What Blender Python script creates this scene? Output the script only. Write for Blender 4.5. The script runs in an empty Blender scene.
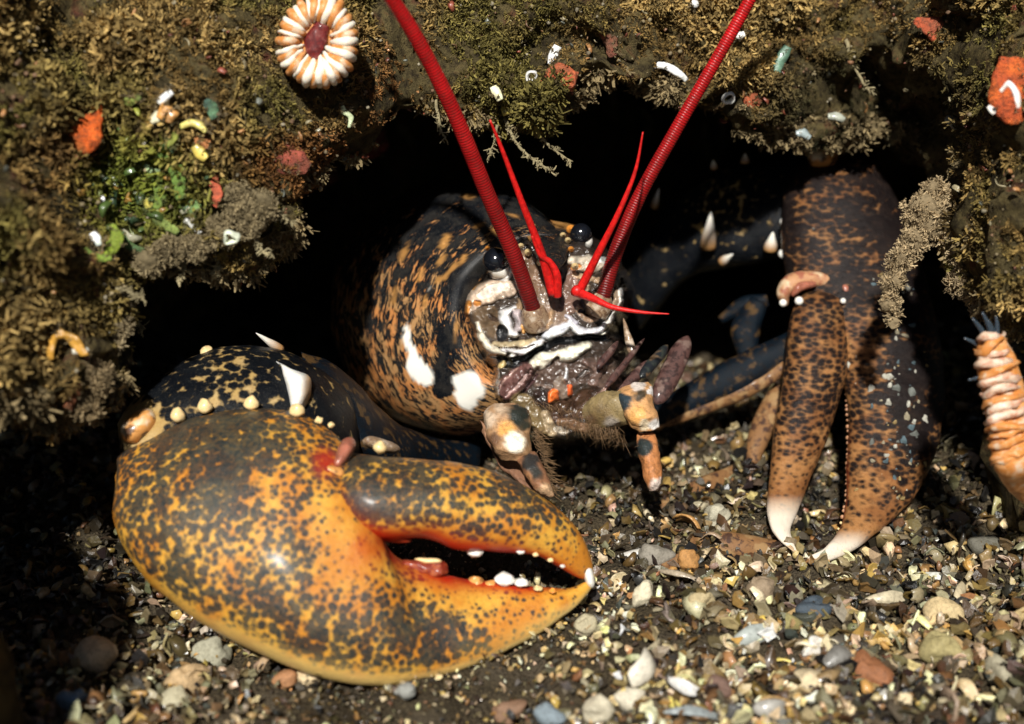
import bpy, math, random
import numpy as np
from mathutils import Vector
random.seed(7); RNG = np.random.default_rng(11)
scene = bpy.context.scene
COL = scene.collection
S = 0.01                                   # everything below is written in centimetres
# ------------------------------------------------------------------ camera, sky, sun, exposure
FPX, PITCH, CAMZ = 1236.0, math.radians(20), 30.0
cam_d = bpy.data.cameras.new('camera'); cam = bpy.data.objects.new('camera', cam_d); COL.objects.link(cam)
cam_d.sensor_width = 36; cam_d.lens = 36*FPX/1024
cam_d.clip_start = 0.01; cam_d.clip_end = 100
cam.location = (0, 0, CAMZ*S); cam.rotation_euler = (math.pi/2-PITCH, 0, 0)
cam_d.dof.use_dof = True; cam_d.dof.focus_distance = 0.60; cam_d.dof.aperture_fstop = 5.0
scene.camera = cam
SUN_EL, SUN_AZ = math.radians(44), math.radians(9)     # sun above and behind the camera, to its left
world = bpy.data.worlds.new('World'); scene.world = world; world.use_nodes = True
wn = world.node_tree.nodes; wl = world.node_tree.links
sky = wn.new('ShaderNodeTexSky'); sky.sky_type = 'NISHITA'; sky.sun_disc = False
sky.sun_elevation = SUN_EL; sky.sun_rotation = math.pi + SUN_AZ
wl.new(sky.outputs[0], wn['Background'].inputs[0]); wn['Background'].inputs[1].default_value = 0.02
sun_d = bpy.data.lights.new('sun', 'SUN'); sun = bpy.data.objects.new('sun', sun_d); COL.objects.link(sun)
sun_d.energy = 4.6; sun_d.angle = math.radians(2.2); sun_d.color = (1.0, 0.97, 0.91)
sd = Vector((-math.sin(SUN_AZ)*math.cos(SUN_EL), -math.cos(SUN_AZ)*math.cos(SUN_EL), math.sin(SUN_EL)))
sun.rotation_euler = sd.to_track_quat('Z', 'Y').to_euler(); sun.location = (-0.5, -0.5, 2)
scene.view_settings.view_transform = 'Standard'; scene.view_settings.look = 'None'
scene.view_settings.exposure = 0.35; scene.view_settings.gamma = 1.0
scene.render.resolution_x = 1024; scene.render.resolution_y = 724

# ------------------------------------------------------------------ geometry helpers
CP, SP = math.cos(PITCH), math.sin(PITCH)
def P(px, py, d):
    """point seen at pixel px,py at depth d (cm along the optical axis)"""
    r = (px-512)/FPX; u = (362-py)/FPX
    return np.array([d*r, d*(CP+u*SP), CAMZ+d*(-SP+u*CP)])
def pxcm(n, d): return n*d/FPX

def hash3(i, j, k, seed):
    h = (i.astype(np.int64)*374761393 + j.astype(np.int64)*668265263 + k.astype(np.int64)*2147483647 + seed*1274126177) & 0xffffffff
    h = ((h ^ (h >> 13))*1274126177) & 0xffffffff
    h = ((h ^ (h >> 16))*2246822519) & 0xffffffff
    return ((h ^ (h >> 15)) & 0xffff)/65535.0
def vnoise(p, scale=1.0, seed=0):
    q = np.asarray(p, float)*scale + 100.0
    f = np.floor(q); t = q-f; i = f.astype(np.int64); t = t*t*(3-2*t)
    out = 0
    for a in (0, 1):
        for b in (0, 1):
            for c in (0, 1):
                w = (t[:, 0] if a else 1-t[:, 0])*(t[:, 1] if b else 1-t[:, 1])*(t[:, 2] if c else 1-t[:, 2])
                out = out + w*hash3(i[:, 0]+a, i[:, 1]+b, i[:, 2]+c, seed)
    return out*2-1
def fbm(p, scale=1.0, octv=4, seed=0, gain=0.5):
    a, s, o = 1.0, scale, 0
    for k in range(octv):
        o = o + a*vnoise(p, s, seed+k*17); a *= gain; s *= 2.03
    return o
def vecnoise(p, scale, octv=3, seed=0):
    return np.stack([fbm(p, scale, octv, seed+i*101) for i in range(3)], 1)
def nrm(v): return v/(np.linalg.norm(v, axis=-1, keepdims=True)+1e-12)

def crom(pts, n):
    """Catmull-Rom through rows of pts, n samples per span"""
    pts = np.asarray(pts, float); m = len(pts)
    if m == 2:
        t = np.linspace(0, 1, n*2+1)[:, None]; return pts[0]*(1-t)+pts[1]*t
    ext = np.vstack([2*pts[0]-pts[1], pts, 2*pts[-1]-pts[-2]]); out = []
    for i in range(m-1):
        p0, p1, p2, p3 = ext[i:i+4]
        for k in range(n):
            t = k/n
            out.append(0.5*((2*p1)+(p2-p0)*t+(2*p0-5*p1+4*p2-p3)*t*t+(3*p1-p0-3*p2+p3)*t**3))
    out.append(pts[-1]); return np.array(out)

WORLD_LOC = {}
def link(name, me, parent, loc):
    o = bpy.data.objects.new(name, me); COL.objects.link(o)
    pl = WORLD_LOC.get(parent.name, np.zeros(3)) if parent else np.zeros(3)
    o.location = tuple((loc-pl)*S)
    if parent: o.parent = parent
    WORLD_LOC[o.name] = np.array(loc, float)
    return o
def mk(name, v, f, mat, parent=None, uv=None, col=None, smooth=True, origin=None):
    """link one mesh; v in cm (world), f quads/tris lists or an int array; col = per-vertex pigment RGBA"""
    v = np.asarray(v, float)
    if origin is None:
        lo, hi = v.min(0), v.max(0); origin = np.array([(lo[0]+hi[0])/2, (lo[1]+hi[1])/2, lo[2]])
    me = bpy.data.meshes.new(name)
    lv = (v-origin)*S
    if isinstance(f, np.ndarray):
        nf, k = f.shape
        me.vertices.add(len(lv)); me.vertices.foreach_set('co', lv.astype(np.float32).ravel())
        me.loops.add(nf*k); me.loops.foreach_set('vertex_index', f.astype(np.int32).ravel())
        me.polygons.add(nf); me.polygons.foreach_set('loop_start', np.arange(0, nf*k, k, dtype=np.int32))
        me.polygons.foreach_set('loop_total', np.full(nf, k, dtype=np.int32))
        me.update(calc_edges=True)
    else:
        me.from_pydata(lv.tolist(), [], f)
    me.polygons.foreach_set('use_smooth', np.full(len(me.polygons), smooth))
    li = np.zeros(len(me.loops), dtype=np.int32); me.loops.foreach_get('vertex_index', li)
    if uv is not None:
        l = me.uv_layers.new(name='UVMap'); l.data.foreach_set('uv', np.asarray(uv, np.float32)[li].ravel())
    if col is not None:
        a = me.color_attributes.new('pig', 'FLOAT_COLOR', 'POINT')
        c = np.ones((len(v), 4), np.float32); c[:, :col.shape[1]] = col; a.data.foreach_set('color', c.ravel())
    if mat: me.materials.append(mat)
    me.validate()
    return link(name, me, parent, origin)
def tag(o, label=None, cat=None, group=None, kind=None):
    if label: o['label'] = label
    if cat: o['category'] = cat
    if group: o['group'] = group
    if kind: o['kind'] = kind
    return o
def empty(name, loc, label, cat, group=None):
    return tag(link(name, None, None, np.array(loc, float)), label, cat, group)

FACE_ON = True      # measured outlines lie in the plane facing the viewer, thickness goes straight back from it
def loft(st, ns=8, nv=28, e=2.0, disp=0.0, dscale=1.0, seed=0):
    """st: rows (A, B, T): section is a superellipse from A to B with half thickness T"""
    arr = np.array([np.concatenate([a, b, [t]]) for a, b, t in st])
    c = crom(arr, ns); A, B, T = c[:, :3], c[:, 3:6], np.maximum(c[:, 6], 0.004)
    C = (A+B)/2; H = (A-B)/2; tan = nrm(np.gradient(C, axis=0)); Nn = nrm(np.cross(H, tan))
    vd = nrm(C-np.array([0, 0, CAMZ])); sg = np.sign(np.sum(vd*Nn, 1, keepdims=True)); Nn = nrm(vd*sg*np.ones(3)) if FACE_ON else Nn
    m = len(C); th = np.linspace(0, 2*np.pi, nv, endpoint=False)
    cs, sn = np.cos(th), np.sin(th)
    cs = np.sign(cs)*abs(cs)**(2/e); sn = np.sign(sn)*abs(sn)**(2/e)
    V = C[:, None]+H[:, None]*cs[None, :, None]+Nn[:, None]*T[:, None, None]*sn[None, :, None]
    V = V.reshape(-1, 3); uv = np.stack(np.meshgrid(np.linspace(0, 1, m), np.concatenate([th])/(2*np.pi), indexing='ij'), -1).reshape(-1, 2)
    if disp: V = V+vecnoise(V, dscale, 3, seed)*disp
    i = np.arange(m-1)[:, None]*nv; j = np.arange(nv)[None]; j2 = (j+1) % nv
    q = np.stack([i+j, i+j2, i+nv+j2, i+nv+j], -1).reshape(-1, 4).tolist()
    V = np.vstack([V, C[0], C[-1]]); uv = np.vstack([uv, [0, .5], [1, .5]]); k = m*nv
    q += [[k, (a+1) % nv, a] for a in range(nv)]+[[k+1, (m-1)*nv+a, (m-1)*nv+(a+1) % nv] for a in range(nv)]
    return V, q, uv
def tube(pts, rad, ns=6, nv=12, squash=1.0):
    """round tapered tube through pts"""
    c = crom(np.hstack([np.asarray(pts, float), np.asarray(rad, float)[:, None]]), ns)
    return ring_tube(c[:, :3], np.maximum(c[:, 3], .002), nv)
def ring_tube(C, R, nv=12):
    tan = nrm(np.gradient(C, axis=0)); m = len(C)
    up = np.array([0.13, 0.95, 0.28]); X = [nrm(np.cross(tan[0], up))]
    for k in range(1, m):
        x = X[-1]-tan[k]*np.dot(X[-1], tan[k]); X.append(nrm(x))
    X = np.array(X); Y = np.cross(tan, X); th = np.linspace(0, 2*np.pi, nv, endpoint=False)
    V = C[:, None]+R[:, None, None]*(X[:, None]*np.cos(th)[None, :, None]+Y[:, None]*np.sin(th)[None, :, None])
    V = V.reshape(-1, 3); uv = np.stack(np.meshgrid(np.linspace(0, 1, m), th/(2*np.pi), indexing='ij'), -1).reshape(-1, 2)
    i = np.arange(m-1)[:, None]*nv; j = np.arange(nv)[None]; j2 = (j+1) % nv
    q = np.stack([i+j2, i+j, i+nv+j, i+nv+j2], -1).reshape(-1, 4).tolist()
    V = np.vstack([V, C[0], C[-1]]); uv = np.vstack([uv, [0, .5], [1, .5]]); k = m*nv
    q += [[k, a, (a+1) % nv] for a in range(nv)]+[[k+1, (m-1)*nv+(a+1) % nv, (m-1)*nv+a] for a in range(nv)]
    return V, q, uv
def sphere(c, r, nu=14, nv=18, ax=(1, 1, 1)):
    th = np.linspace(0.0, np.pi, nu); C = []
    V = [[0, 0, 1]]
    for t in th[1:-1]:
        for a in np.linspace(0, 2*np.pi, nv, endpoint=False): V.append([math.sin(t)*math.cos(a), math.sin(t)*math.sin(a), math.cos(t)])
    V.append([0, 0, -1]); f = [[0, 1+j, 1+(j+1) % nv] for j in range(nv)]
    for i in range(nu-3):
        for j in range(nv):
            a = 1+i*nv; f.append([a+j, a+nv+j, a+nv+(j+1) % nv, a+(j+1) % nv])
    L = len(V)-1; a = 1+(nu-3)*nv; f += [[L, a+(j+1) % nv, a+j] for j in range(nv)]
    return np.array(c)+np.array(V)*np.array(ax)*r, f
def blend(d, r0, r1):      # 1 inside r0, 0 outside r1
    t = np.clip((r1-d)/(r1-r0), 0, 1); return t*t*(3-2*t)

# ------------------------------------------------------------------ materials
class NT:
    def __init__(s, name):
        s.m = bpy.data.materials.new(name); s.m.use_nodes = True; s.t = s.m.node_tree; s.n = s.t.nodes
        s.b = s.n['Principled BSDF']
    def add(s, typ, ins=None, **kw):
        n = s.n.new(typ)
        for k, v in kw.items(): setattr(n, k, v)
        for k, v in (ins or {}).items():
            if isinstance(v, bpy.types.NodeSocket): s.t.links.new(v, n.inputs[k])
            elif hasattr(v, 'outputs'): s.t.links.new(v.outputs[0], n.inputs[k])
            else: n.inputs[k].default_value = v
        return n
    def cmcoord(s, offset=0.0, stretch=(1, 1, 1)):
        tc = s.add('ShaderNodeTexCoord')
        mp = s.add('ShaderNodeMapping'); s.t.links.new(tc.outputs['Object'], mp.inputs[0])
        mp.inputs['Scale'].default_value = tuple(100*k for k in stretch); mp.inputs['Location'].default_value = (offset, offset*.7, 0)
        return mp.outputs[0]
    def noise(s, vec, scale, detail=4, rough=.55, dist=0.0):
        return s.add('ShaderNodeTexNoise', {'Vector': vec, 'Scale': scale, 'Detail': detail, 'Roughness': rough, 'Distortion': dist}).outputs[0]
    def voro(s, vec, scale, feature='F1'):
        return s.add('ShaderNodeTexVoronoi', {'Vector': vec, 'Scale': scale}, feature=feature).outputs[0]
    def math(s, op, a, b=0.0, c=0.0):
        n = s.n.new('ShaderNodeMath'); n.operation = op
        for i, v in enumerate((a, b, c)):
            if isinstance(v, bpy.types.NodeSocket): s.t.links.new(v, n.inputs[i])
            else: n.inputs[i].default_value = v
        return n.outputs[0]
    def ramp(s, fac, stops, interp='LINEAR'):
        n = s.n.new('ShaderNodeValToRGB'); s.t.links.new(fac, n.inputs[0]); cr = n.color_ramp; cr.interpolation = interp
        while len(cr.elements) < len(stops): cr.elements.new(0.5)
        for e, (p, c) in zip(cr.elements, stops):
            e.position = p; e.color = (c if hasattr(c, '__len__') else (c, c, c))+(1,) if hasattr(c, '__len__') else (c, c, c, 1)
        return n.outputs[0]
    def sstep(s, v, a, b):
        n = s.n.new('ShaderNodeMapRange'); n.interpolation_type = 'SMOOTHSTEP'
        s.t.links.new(v, n.inputs[0]); n.inputs[1].default_value = a; n.inputs[2].default_value = b
        return n.outputs[0]
    def mix(s, f, a, b, blend='MIX'):
        n = s.n.new('ShaderNodeMix'); n.data_type = 'RGBA'; n.blend_type = blend
        for i, v in ((0, f), (6, a), (7, b)):
            if isinstance(v, bpy.types.NodeSocket): s.t.links.new(v, n.inputs[i])
            elif i == 0: n.inputs[i].default_value = v
            else: n.inputs[i].default_value = tuple(v)+(1,)
        return n.outputs[2]
    def pig(s):
        a = s.add('ShaderNodeAttribute'); a.attribute_name = 'pig'; x = s.add('ShaderNodeSeparateColor'); s.t.links.new(a.outputs[0], x.inputs[0])
        return a.outputs[0], x.outputs[0], x.outputs[1], x.outputs[2]
    def bump(s, h, dist, strength=1.0):
        b = s.add('ShaderNodeBump', {'Height': h, 'Distance': dist*S, 'Strength': strength}); s.t.links.new(b.outputs[0], s.b.inputs['Normal'])
    def out(s, col=None, rough=.5, spec=.4, coat=0, sss=0, sssr=.2):
        if col is not None:
            if isinstance(col, bpy.types.NodeSocket): s.t.links.new(col, s.b.inputs['Base Color'])
            else: s.b.inputs['Base Color'].default_value = tuple(col)+(1,)
        if isinstance(rough, bpy.types.NodeSocket): s.t.links.new(rough, s.b.inputs['Roughness'])
        else: s.b.inputs['Roughness'].default_value = rough
        s.b.inputs['Specular IOR Level'].default_value = spec
        s.b.inputs['Coat Weight'].default_value = coat; s.b.inputs['Coat Roughness'].default_value = .15
        if sss: s.b.inputs['Subsurface Weight'].default_value = sss; s.b.inputs['Subsurface Radius'].default_value = (sssr*S, sssr*.5*S, sssr*.3*S); s.b.inputs['Subsurface Scale'].default_value = 1
        return s.m

def claw_material(name, orange, yellow, red, dark, scale=2.2, pale=(.85, .72, .5), soft=.08, stretch=(1, 1, 1), veil0=1.0):
    """mottled shell: pigment R = dark cover, G = redness, B = paleness"""
    s = NT(name); v = s.cmcoord(3.0, stretch)
    _, R, G, B = s.pig()
    n1 = s.noise(v, scale, 5, .62, .35); n2 = s.noise(v, scale*3.1, 3, .6)
    vo = s.voro(v, scale*1.25)
    f = s.math('ADD', s.math('MULTIPLY', n1, .46), s.math('MULTIPLY', s.math('SUBTRACT', .86, vo), .52))
    f = s.math('ADD', f, s.math('MULTIPLY', s.math('SUBTRACT', n2, .5), .22))
    f = s.math('ADD', f, s.math('SUBTRACT', R, .5))
    dk = s.sstep(f, .5-soft, .5+soft*1.3)
    base = s.mix(s.sstep(s.noise(v, .55, 3), .38, .62), orange, yellow)
    base = s.mix(s.math('MULTIPLY', s.sstep(s.noise(v, 5.0, 4, .6), .45, .7), .35), base, (orange[0]*.6, orange[1]*.45, orange[2]*.4))
    dcol = s.mix(s.sstep(s.noise(v, 1.1, 3), .4, .65), dark, (dark[0]*1.7, dark[1]*1.6, dark[2]*1.4))
    veil = s.sstep(s.noise(v, scale*1.9, 4, .65), .40, .62)
    c = s.mix(s.math('MULTIPLY', dk, s.math('ADD', veil0, s.math('MULTIPLY', veil, 1.0-veil0))), base, dcol)
    c = s.mix(G, c, red); c = s.mix(B, c, pale)
    pits = s.voro(v, 7.0); fine = s.noise(v, 18, 3, .7)
    h = s.math('ADD', s.math('MULTIPLY', s.sstep(pits, .0, .28), .6), s.math('MULTIPLY', fine, .5))
    h = s.math('ADD', h, s.math('MULTIPLY', n1, .8))
    s.bump(h, .055, .9)
    scar = s.math('MULTIPLY', s.sstep(s.noise(v, 1.0, 6, .75, 1.5), .60, .68), s.sstep(s.noise(v, 9, 3, .6), .45, .6))
    c = s.mix(s.math('MULTIPLY', scar, .35), c, (.12, .08, .045))
    specks = s.sstep(s.noise(v, 26, 2, .5), .66, .74)
    c = s.mix(s.math('MULTIPLY', specks, .25), c, (.5, .45, .35))
    return s.out(c, s.math('ADD', .17, s.math('MULTIPLY', fine, .28)), .28, 0)

def carapace_material():
    s = NT('carapace_shell'); _, R, G, B = s.pig()
    tc = s.add('ShaderNodeTexCoord'); mp = s.add('ShaderNodeMapping'); s.t.links.new(tc.outputs['UV'], mp.inputs[0])
    mp.inputs['Scale'].default_value = (85, 38, 1)
    uvw = mp.outputs[0]; v = s.cmcoord(1.0)
    n1 = s.noise(uvw, 1.15, 5, .6, 1.1)
    n0 = s.noise(v, 1.3, 4, .6, .4)
    f = s.math('ADD', s.math('MULTIPLY', n1, .8), s.math('MULTIPLY', n0, .35))
    f = s.math('ADD', f, s.math('SUBTRACT', R, .5))
    dk = s.sstep(f, .48, .60)
    base = s.mix(s.sstep(s.noise(v, .8, 3), .4, .6), (.52, .21, .065), (.40, .22, .09))
    c = s.mix(dk, base, s.mix(s.sstep(n0, .42, .6), (.006, .007, .009), (.018, .017, .016)))
    c = s.mix(s.math('MULTIPLY', G, 1.0), c, (.62, .30, .08)); c = s.mix(B, c, (.9, .87, .78))
    fine = s.noise(v, 16, 4, .7); specks = s.sstep(s.noise(v, 24, 2), .64, .72)
    c = s.mix(s.math('MULTIPLY', specks, .3), c, (.35, .33, .28))
    s.bump(s.math('ADD', s.math('MULTIPLY', fine, .6), s.math('MULTIPLY', n1, .5)), .03, .9)
    return s.out(c, .27, .24, 0)

def spot_material(name, a, b, c3, scale, t0=.45, t1=.58, rough=.35, bumpd=.02, coat=.2, sss=0):
    s = NT(name); v = s.cmcoord(5.0)
    n = s.noise(v, scale, 4, .6, .5); n2 = s.noise(v, scale*.45+.2, 3, .5)
    c = s.mix(s.sstep(n, t0, t1), a, b); c = s.mix(s.sstep(n2, .52, .66), c, c3)
    s.bump(s.noise(v, scale*5, 4, .65), bumpd); return s.out(c, rough, .28, coat, sss)
def plain(name, c, rough=.4, var=.25, scale=3., coat=0., sss=0., bumpd=.02, bs=10):
    s = NT(name); v = s.cmcoord(2.0); n = s.noise(v, scale, 4, .6)
    s.bump(s.noise(v, bs, 4, .65), bumpd)
    return s.out(s.mix(s.sstep(n, .3, .7), tuple(x*(1-var) for x in c), tuple(min(1, x*(1+var)) for x in c)), rough, .4, coat, sss)
def pig_material(name, rough=.8, scale=9., bumpd=.05, var=.4, spec=.25, coat=0., sss=0.):
    """each piece carries its own pigment colour"""
    s = NT(name); v = s.cmcoord(0); C, *_ = s.pig()
    n = s.noise(v, scale, 4, .65)
    c = s.mix(s.math('MULTIPLY', s.sstep(n, .42, .68), var), C, (.03, .025, .018)) if var else C
    s.bump(s.noise(v, scale*2.2, 3, .6), bumpd); return s.out(c, rough, spec, coat, sss)

M = {}
M['crusher'] = claw_material('crusher_claw_shell', (.56, .21, .022), (.68, .36, .05), (.46, .022, .006), (.020, .025, .025), 2.8, (.92, .66, .24), soft=.09, veil0=.90)
M['pincer'] = claw_material('pincer_claw_shell', (.24, .10, .035), (.36, .17, .06), (.32, .04, .012), (.010, .007, .007), 1.9, (.78, .68, .55), soft=.16, stretch=(1, 1, 1.9))
M['wrist'] = spot_material('wrist_shell', (.012, .014, .018), (.016, .022, .028), (.36, .27, .12), 1.6, .4, .6, .25, .02, .4)
M['carapace'] = carapace_material()
M['white'] = plain('white_horn', (.86, .82, .74), .3, .08, 3, .3, .1)
M['bead'] = plain('cream_bead', (.85, .62, .30), .3, .15, 3, .3, .1)
M['orange_bead'] = plain('orange_bead', (.80, .30, .05), .3, .2, 3, .3)
M['tan_face'] = spot_material('tan_face_shell', (.30, .20, .12), (.16, .09, .05), (.50, .40, .30), 4.6, .48, .62, .3, .03, .3)
M['pale_face'] = spot_material('pale_face_shell', (.80, .76, .68), (.62, .52, .38), (.85, .83, .80), 2.0, .55, .7, .25, .02, .4)
M['orange_face'] = spot_material('orange_face_shell', (.70, .32, .09), (.10, .05, .03), (.82, .70, .50), 1.5, .5, .62, .3, .02, .3)
M['dark_face'] = spot_material('dark_face_shell', (.015, .017, .02), (.03, .035, .03), (.20, .12, .06), 1.8, .45, .6, .28, .03, .3)
M['purple'] = spot_material('purple_blade', (.09, .045, .038), (.035, .018, .016), (.17, .11, .09), 3.2, .45, .6, .35, .03, .15)
M['crusher'].node_tree.nodes['Principled BSDF'].inputs['Coat Weight'].default_value = .16; M['crusher'].node_tree.nodes['Principled BSDF'].inputs['Coat Roughness'].default_value = .24; M['pincer'].node_tree.nodes['Principled BSDF'].inputs['Specular IOR Level'].default_value = .14
M['flesh'] = plain('pink_membrane', (.34, .12, .075), .3, .3, 2.5, .4, .2)
M['eye'] = plain('eye_black', (.006, .007, .010), .08, .1, 3, 1.0, 0, 0)
M['red'] = plain('red_antenna', (.36, .006, .009), .5, .25, 2.5, 0, .1)
M['redb'] = plain('bright_red_antennule', (.60, .012, .010), .4, .3, 4, .05, .25)
M['leg'] = spot_material('leg_shell', (.004, .008, .013), (.007, .007, .008), (.08, .045, .018), 3.4, .5, .62, .25, .04, 0)
M['brownleg'] = spot_material('brown_leg_shell', (.22, .11, .045), (.06, .03, .02), (.30, .18, .08), 2.4, .48, .62, .5, .03, .05)
M['antenna'] = pig_material('antenna_red', .32, 5, .02, .35, .3, 0, .15)
M['spine'] = pig_material('spine_horn', .35, 6, .02, .1, .4, .1, .15)
M['turf'] = pig_material('turf_growth', .9, 6, .04, .35, .15)
M['gravel'] = pig_material('gravel_pieces', .6, 7, .05, .35, .35)
M['shell'] = pig_material('shell_pieces', .33, 5, .03, .35, .45, .25)
M['sponge'] = pig_material('sponge_flesh', .65, 5, .16, .6, .25, 0, .15)

for k_, s_ in (('leg', .1), ('carapace', .16), ('dark_face', .15), ('purple', .15), ('brownleg', .15)): M[k_].node_tree.nodes['Principled BSDF'].inputs['Specular IOR Level'].default_value = s_
def rock_material():
    s = NT('encrusted_rock'); v = s.cmcoord(0)
    n = s.noise(v, .5, 6, .65, .5); n2 = s.noise(v, 3.0, 5, .7)
    c = s.ramp(n, [(.3, (.03, .024, .012)), (.45, (.10, .078, .035)), (.56, (.17, .13, .055)), (.66, (.14, .05, .03)), (.8, (.24, .20, .09))])
    c = s.mix(s.sstep(n2, .42, .7), c, (.03, .022, .014))
    s.bump(s.math('ADD', n2, s.noise(v, 11, 4, .7)), .25); return s.out(c, .9, .1)
def ground_material():
    s = NT('shell_sand'); v = s.cmcoord(0)
    n = s.noise(v, .35, 5, .6); g = s.voro(v, 6.0); n2 = s.noise(v, 9, 4, .7)
    c = s.ramp(n2, [(.3, (.02, .015, .009)), (.5, (.06, .045, .025)), (.65, (.12, .09, .05)), (.8, (.24, .20, .13))])
    c = s.mix(s.sstep(n, .45, .65), c, (.09, .07, .045))
    s.bump(s.math('ADD', g, n2), .2); return s.out(c, .85, .2)
M['rock'] = rock_material(); M['ground'] = ground_material()

# ------------------------------------------------------------------ the sea bed and the rock of the crevice
def gz(x, y):
    """height of the sea bed"""
    x = np.asarray(x, float); y = np.asarray(y, float); p = np.stack([x, y, x*0], -1).reshape(-1, 3)
    h = fbm(p, .11, 3, 5)*1.0+fbm(p, .5, 3, 9)*.35
    h = h+fbm(p, 1.0, 3, 19)*.40
    h = h.reshape(x.shape)
    h = h+2.6*np.clip((x-17)/14, 0, 1)**1.5*np.clip((y-38)/12, 0, 1)            # bank on the right
    h = h-1.6*blend(np.hypot((x+3)/10, (y-50)/6), .3, 1.3)*0
    return h
gx = np.concatenate([np.linspace(-400, -46, 12), np.linspace(-44, 44, 230), np.linspace(46, 400, 12)])
gy = np.concatenate([np.linspace(-300, 22, 10), np.linspace(24, 92, 180), np.linspace(94, 500, 16)])
GX, GY = np.meshgrid(gx, gy, indexing='ij'); GZ = gz(GX, GY)
gv = np.stack([GX, GY, GZ], -1).reshape(-1, 3)
gi = (np.arange(len(gx)-1)[:, None]*len(gy)+np.arange(len(gy)-1)[None]).ravel()
gf = np.stack([gi, gi+len(gy), gi+len(gy)+1, gi+1], 1)
tag(mk('sea_bed', gv, gf, M['ground'], origin=np.zeros(3)), kind='structure')

LIPX = np.array([-700, -300, 0, 60, 92, 112, 126, 165, 215, 262, 288, 330, 375, 405, 440, 480, 540, 590, 620, 660, 700, 750, 800, 850, 900, 940, 962, 982, 1000, 1030, 1300, 1800.])
LIPY = np.array([500, 440, 408, 402, 388, 335, 275, 255, 245, 228, 190, 168, 140, 100, 92, 108, 118, 98, 88, 102, 116, 138, 142, 146, 142, 150, 175, 235, 290, 330, 420, 450.])
LIPD = np.interp(LIPX, [-700, 0, 60, 110, 200, 300, 400, 500, 600, 700, 800, 860, 910, 950, 1000, 1100, 1800], [44, 48.5, 51.5, 53.5, 54.5, 57.5, 60.5, 61, 61.5, 64.5, 67, 68, 66, 61, 55, 51, 46])
def rock_point(px, t):
    """t 0..1 face from above the frame down to the lip, 1..2 under the lip and back into the cave"""
    ly = np.interp(px, LIPX, LIPY); ld = np.interp(px, LIPX, LIPD)
    tt = np.clip(t, 0, 1); py = -420+(ly+420)*tt
    d = ld+11*(1-tt)**1.1-2.2*np.sin(np.pi*tt**1.6)
    d = d+2.0*np.clip((tt-.93)/.07, 0, 1)**2
    d = d+3*blend(np.hypot((px-895)/75, (py-105)/50), .5, 1.15)
    r = (px-512)/FPX; u = (362-py)/FPX
    p = np.stack([d*r, d*(CP+u*SP), CAMZ+d*(-SP+u*CP)], -1)
    k = np.clip(t-1, 0, 1)
    back = 62*k; p[..., 1] += back; p[..., 2] += 3.5*np.sin(np.pi*np.clip(k*1.6, 0, 1))-58*np.clip((k-.62)/.38, 0, 1)**1.3
    return p
npx = np.concatenate([np.linspace(-700, -60, 24), np.linspace(-50, 1080, 410), np.linspace(1100, 1800, 26)])
nt = np.concatenate([np.linspace(0, .35, 16), np.linspace(.36, 1, 180), 1+np.linspace(.004, 1, 70)**1.3])
PX, TT = np.meshgrid(npx, nt, indexing='ij')
rv = rock_point(PX, TT).reshape(-1, 3)
def rockdisp(p):
    n = vecnoise(p, .16, 2, 3)*1.3+vecnoise(p, .45, 3, 33)*.9
    n[:, 1] += -1.0*np.abs(fbm(p, .33, 3, 77))*1.6
    return n
rv = rv+rockdisp(rv)
ri = (np.arange(len(npx)-1)[:, None]*len(nt)+np.arange(len(nt)-1)[None]).ravel()
rf = np.stack([ri, ri+1, ri+len(nt)+1, ri+len(nt)], 1)
tag(mk('rock_overhang', rv, rf, M['rock'], origin=np.zeros(3)), kind='structure')
def rock_at(px, py, out=0.0):
    """a point on the rock face near pixel px,py, moved out towards the open water"""
    ly = float(np.interp(px, LIPX, LIPY)); t = min((py+420)/(ly+420), 1.0)
    p = rock_point(np.array([float(px)]), np.array([t])); p = (p+rockdisp(p))[0]
    return p+np.array([0, -1, .25])*out
def depth_of(p):
    q = np.asarray(p)-np.array([0, 0, CAMZ]); return q[1]*CP-q[2]*SP
def on_rock(px, py, out=0.3):
    d = depth_of(rock_at(px, py)); return P(px, py, d-out)

# boulder added out of view on the left to shade the floor there
bv, bf = sphere((0, 0, 0), 1, 34, 48); bv = bv*(1+.16*fbm(bv, .9, 3, 21)[:, None])*np.array([14.5, 8, 20])+np.array([-31.5, 34, 2])
bv = bv+vecnoise(bv, .5, 3, 41)*.5
tag(mk('boulder', bv, bf, M['rock']), 'added unseen boulder that shades the floor at the left of the crevice', 'boulder')
bv, bf = sphere((0, 0, 0), 1, 30, 40); bv = bv*(1+.18*fbm(bv, .9, 3, 25)[:, None])*np.array([8, 8, 9])+np.array([32.5, 57, 3])
bv = bv+vecnoise(bv, .5, 3, 43)*.5
tag(mk('boulder', bv, bf, M['rock']), 'brown boulder at the right mouth of the crevice behind the banded cup coral', 'boulder')

# ------------------------------------------------------------------ the lobster
LOB = empty('lobster', P(520, 440, 66)*np.array([1, 1, 0]), 'large blue-black and orange lobster with red antennae looking out of its crevice', 'lobster')
def st(rows):      # rows: (ax, ay, ad, bx, by, bd, thickness)
    return [(P(a, b, c), P(d, e, f), t) for a, b, c, d, e, f, t in rows]

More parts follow.
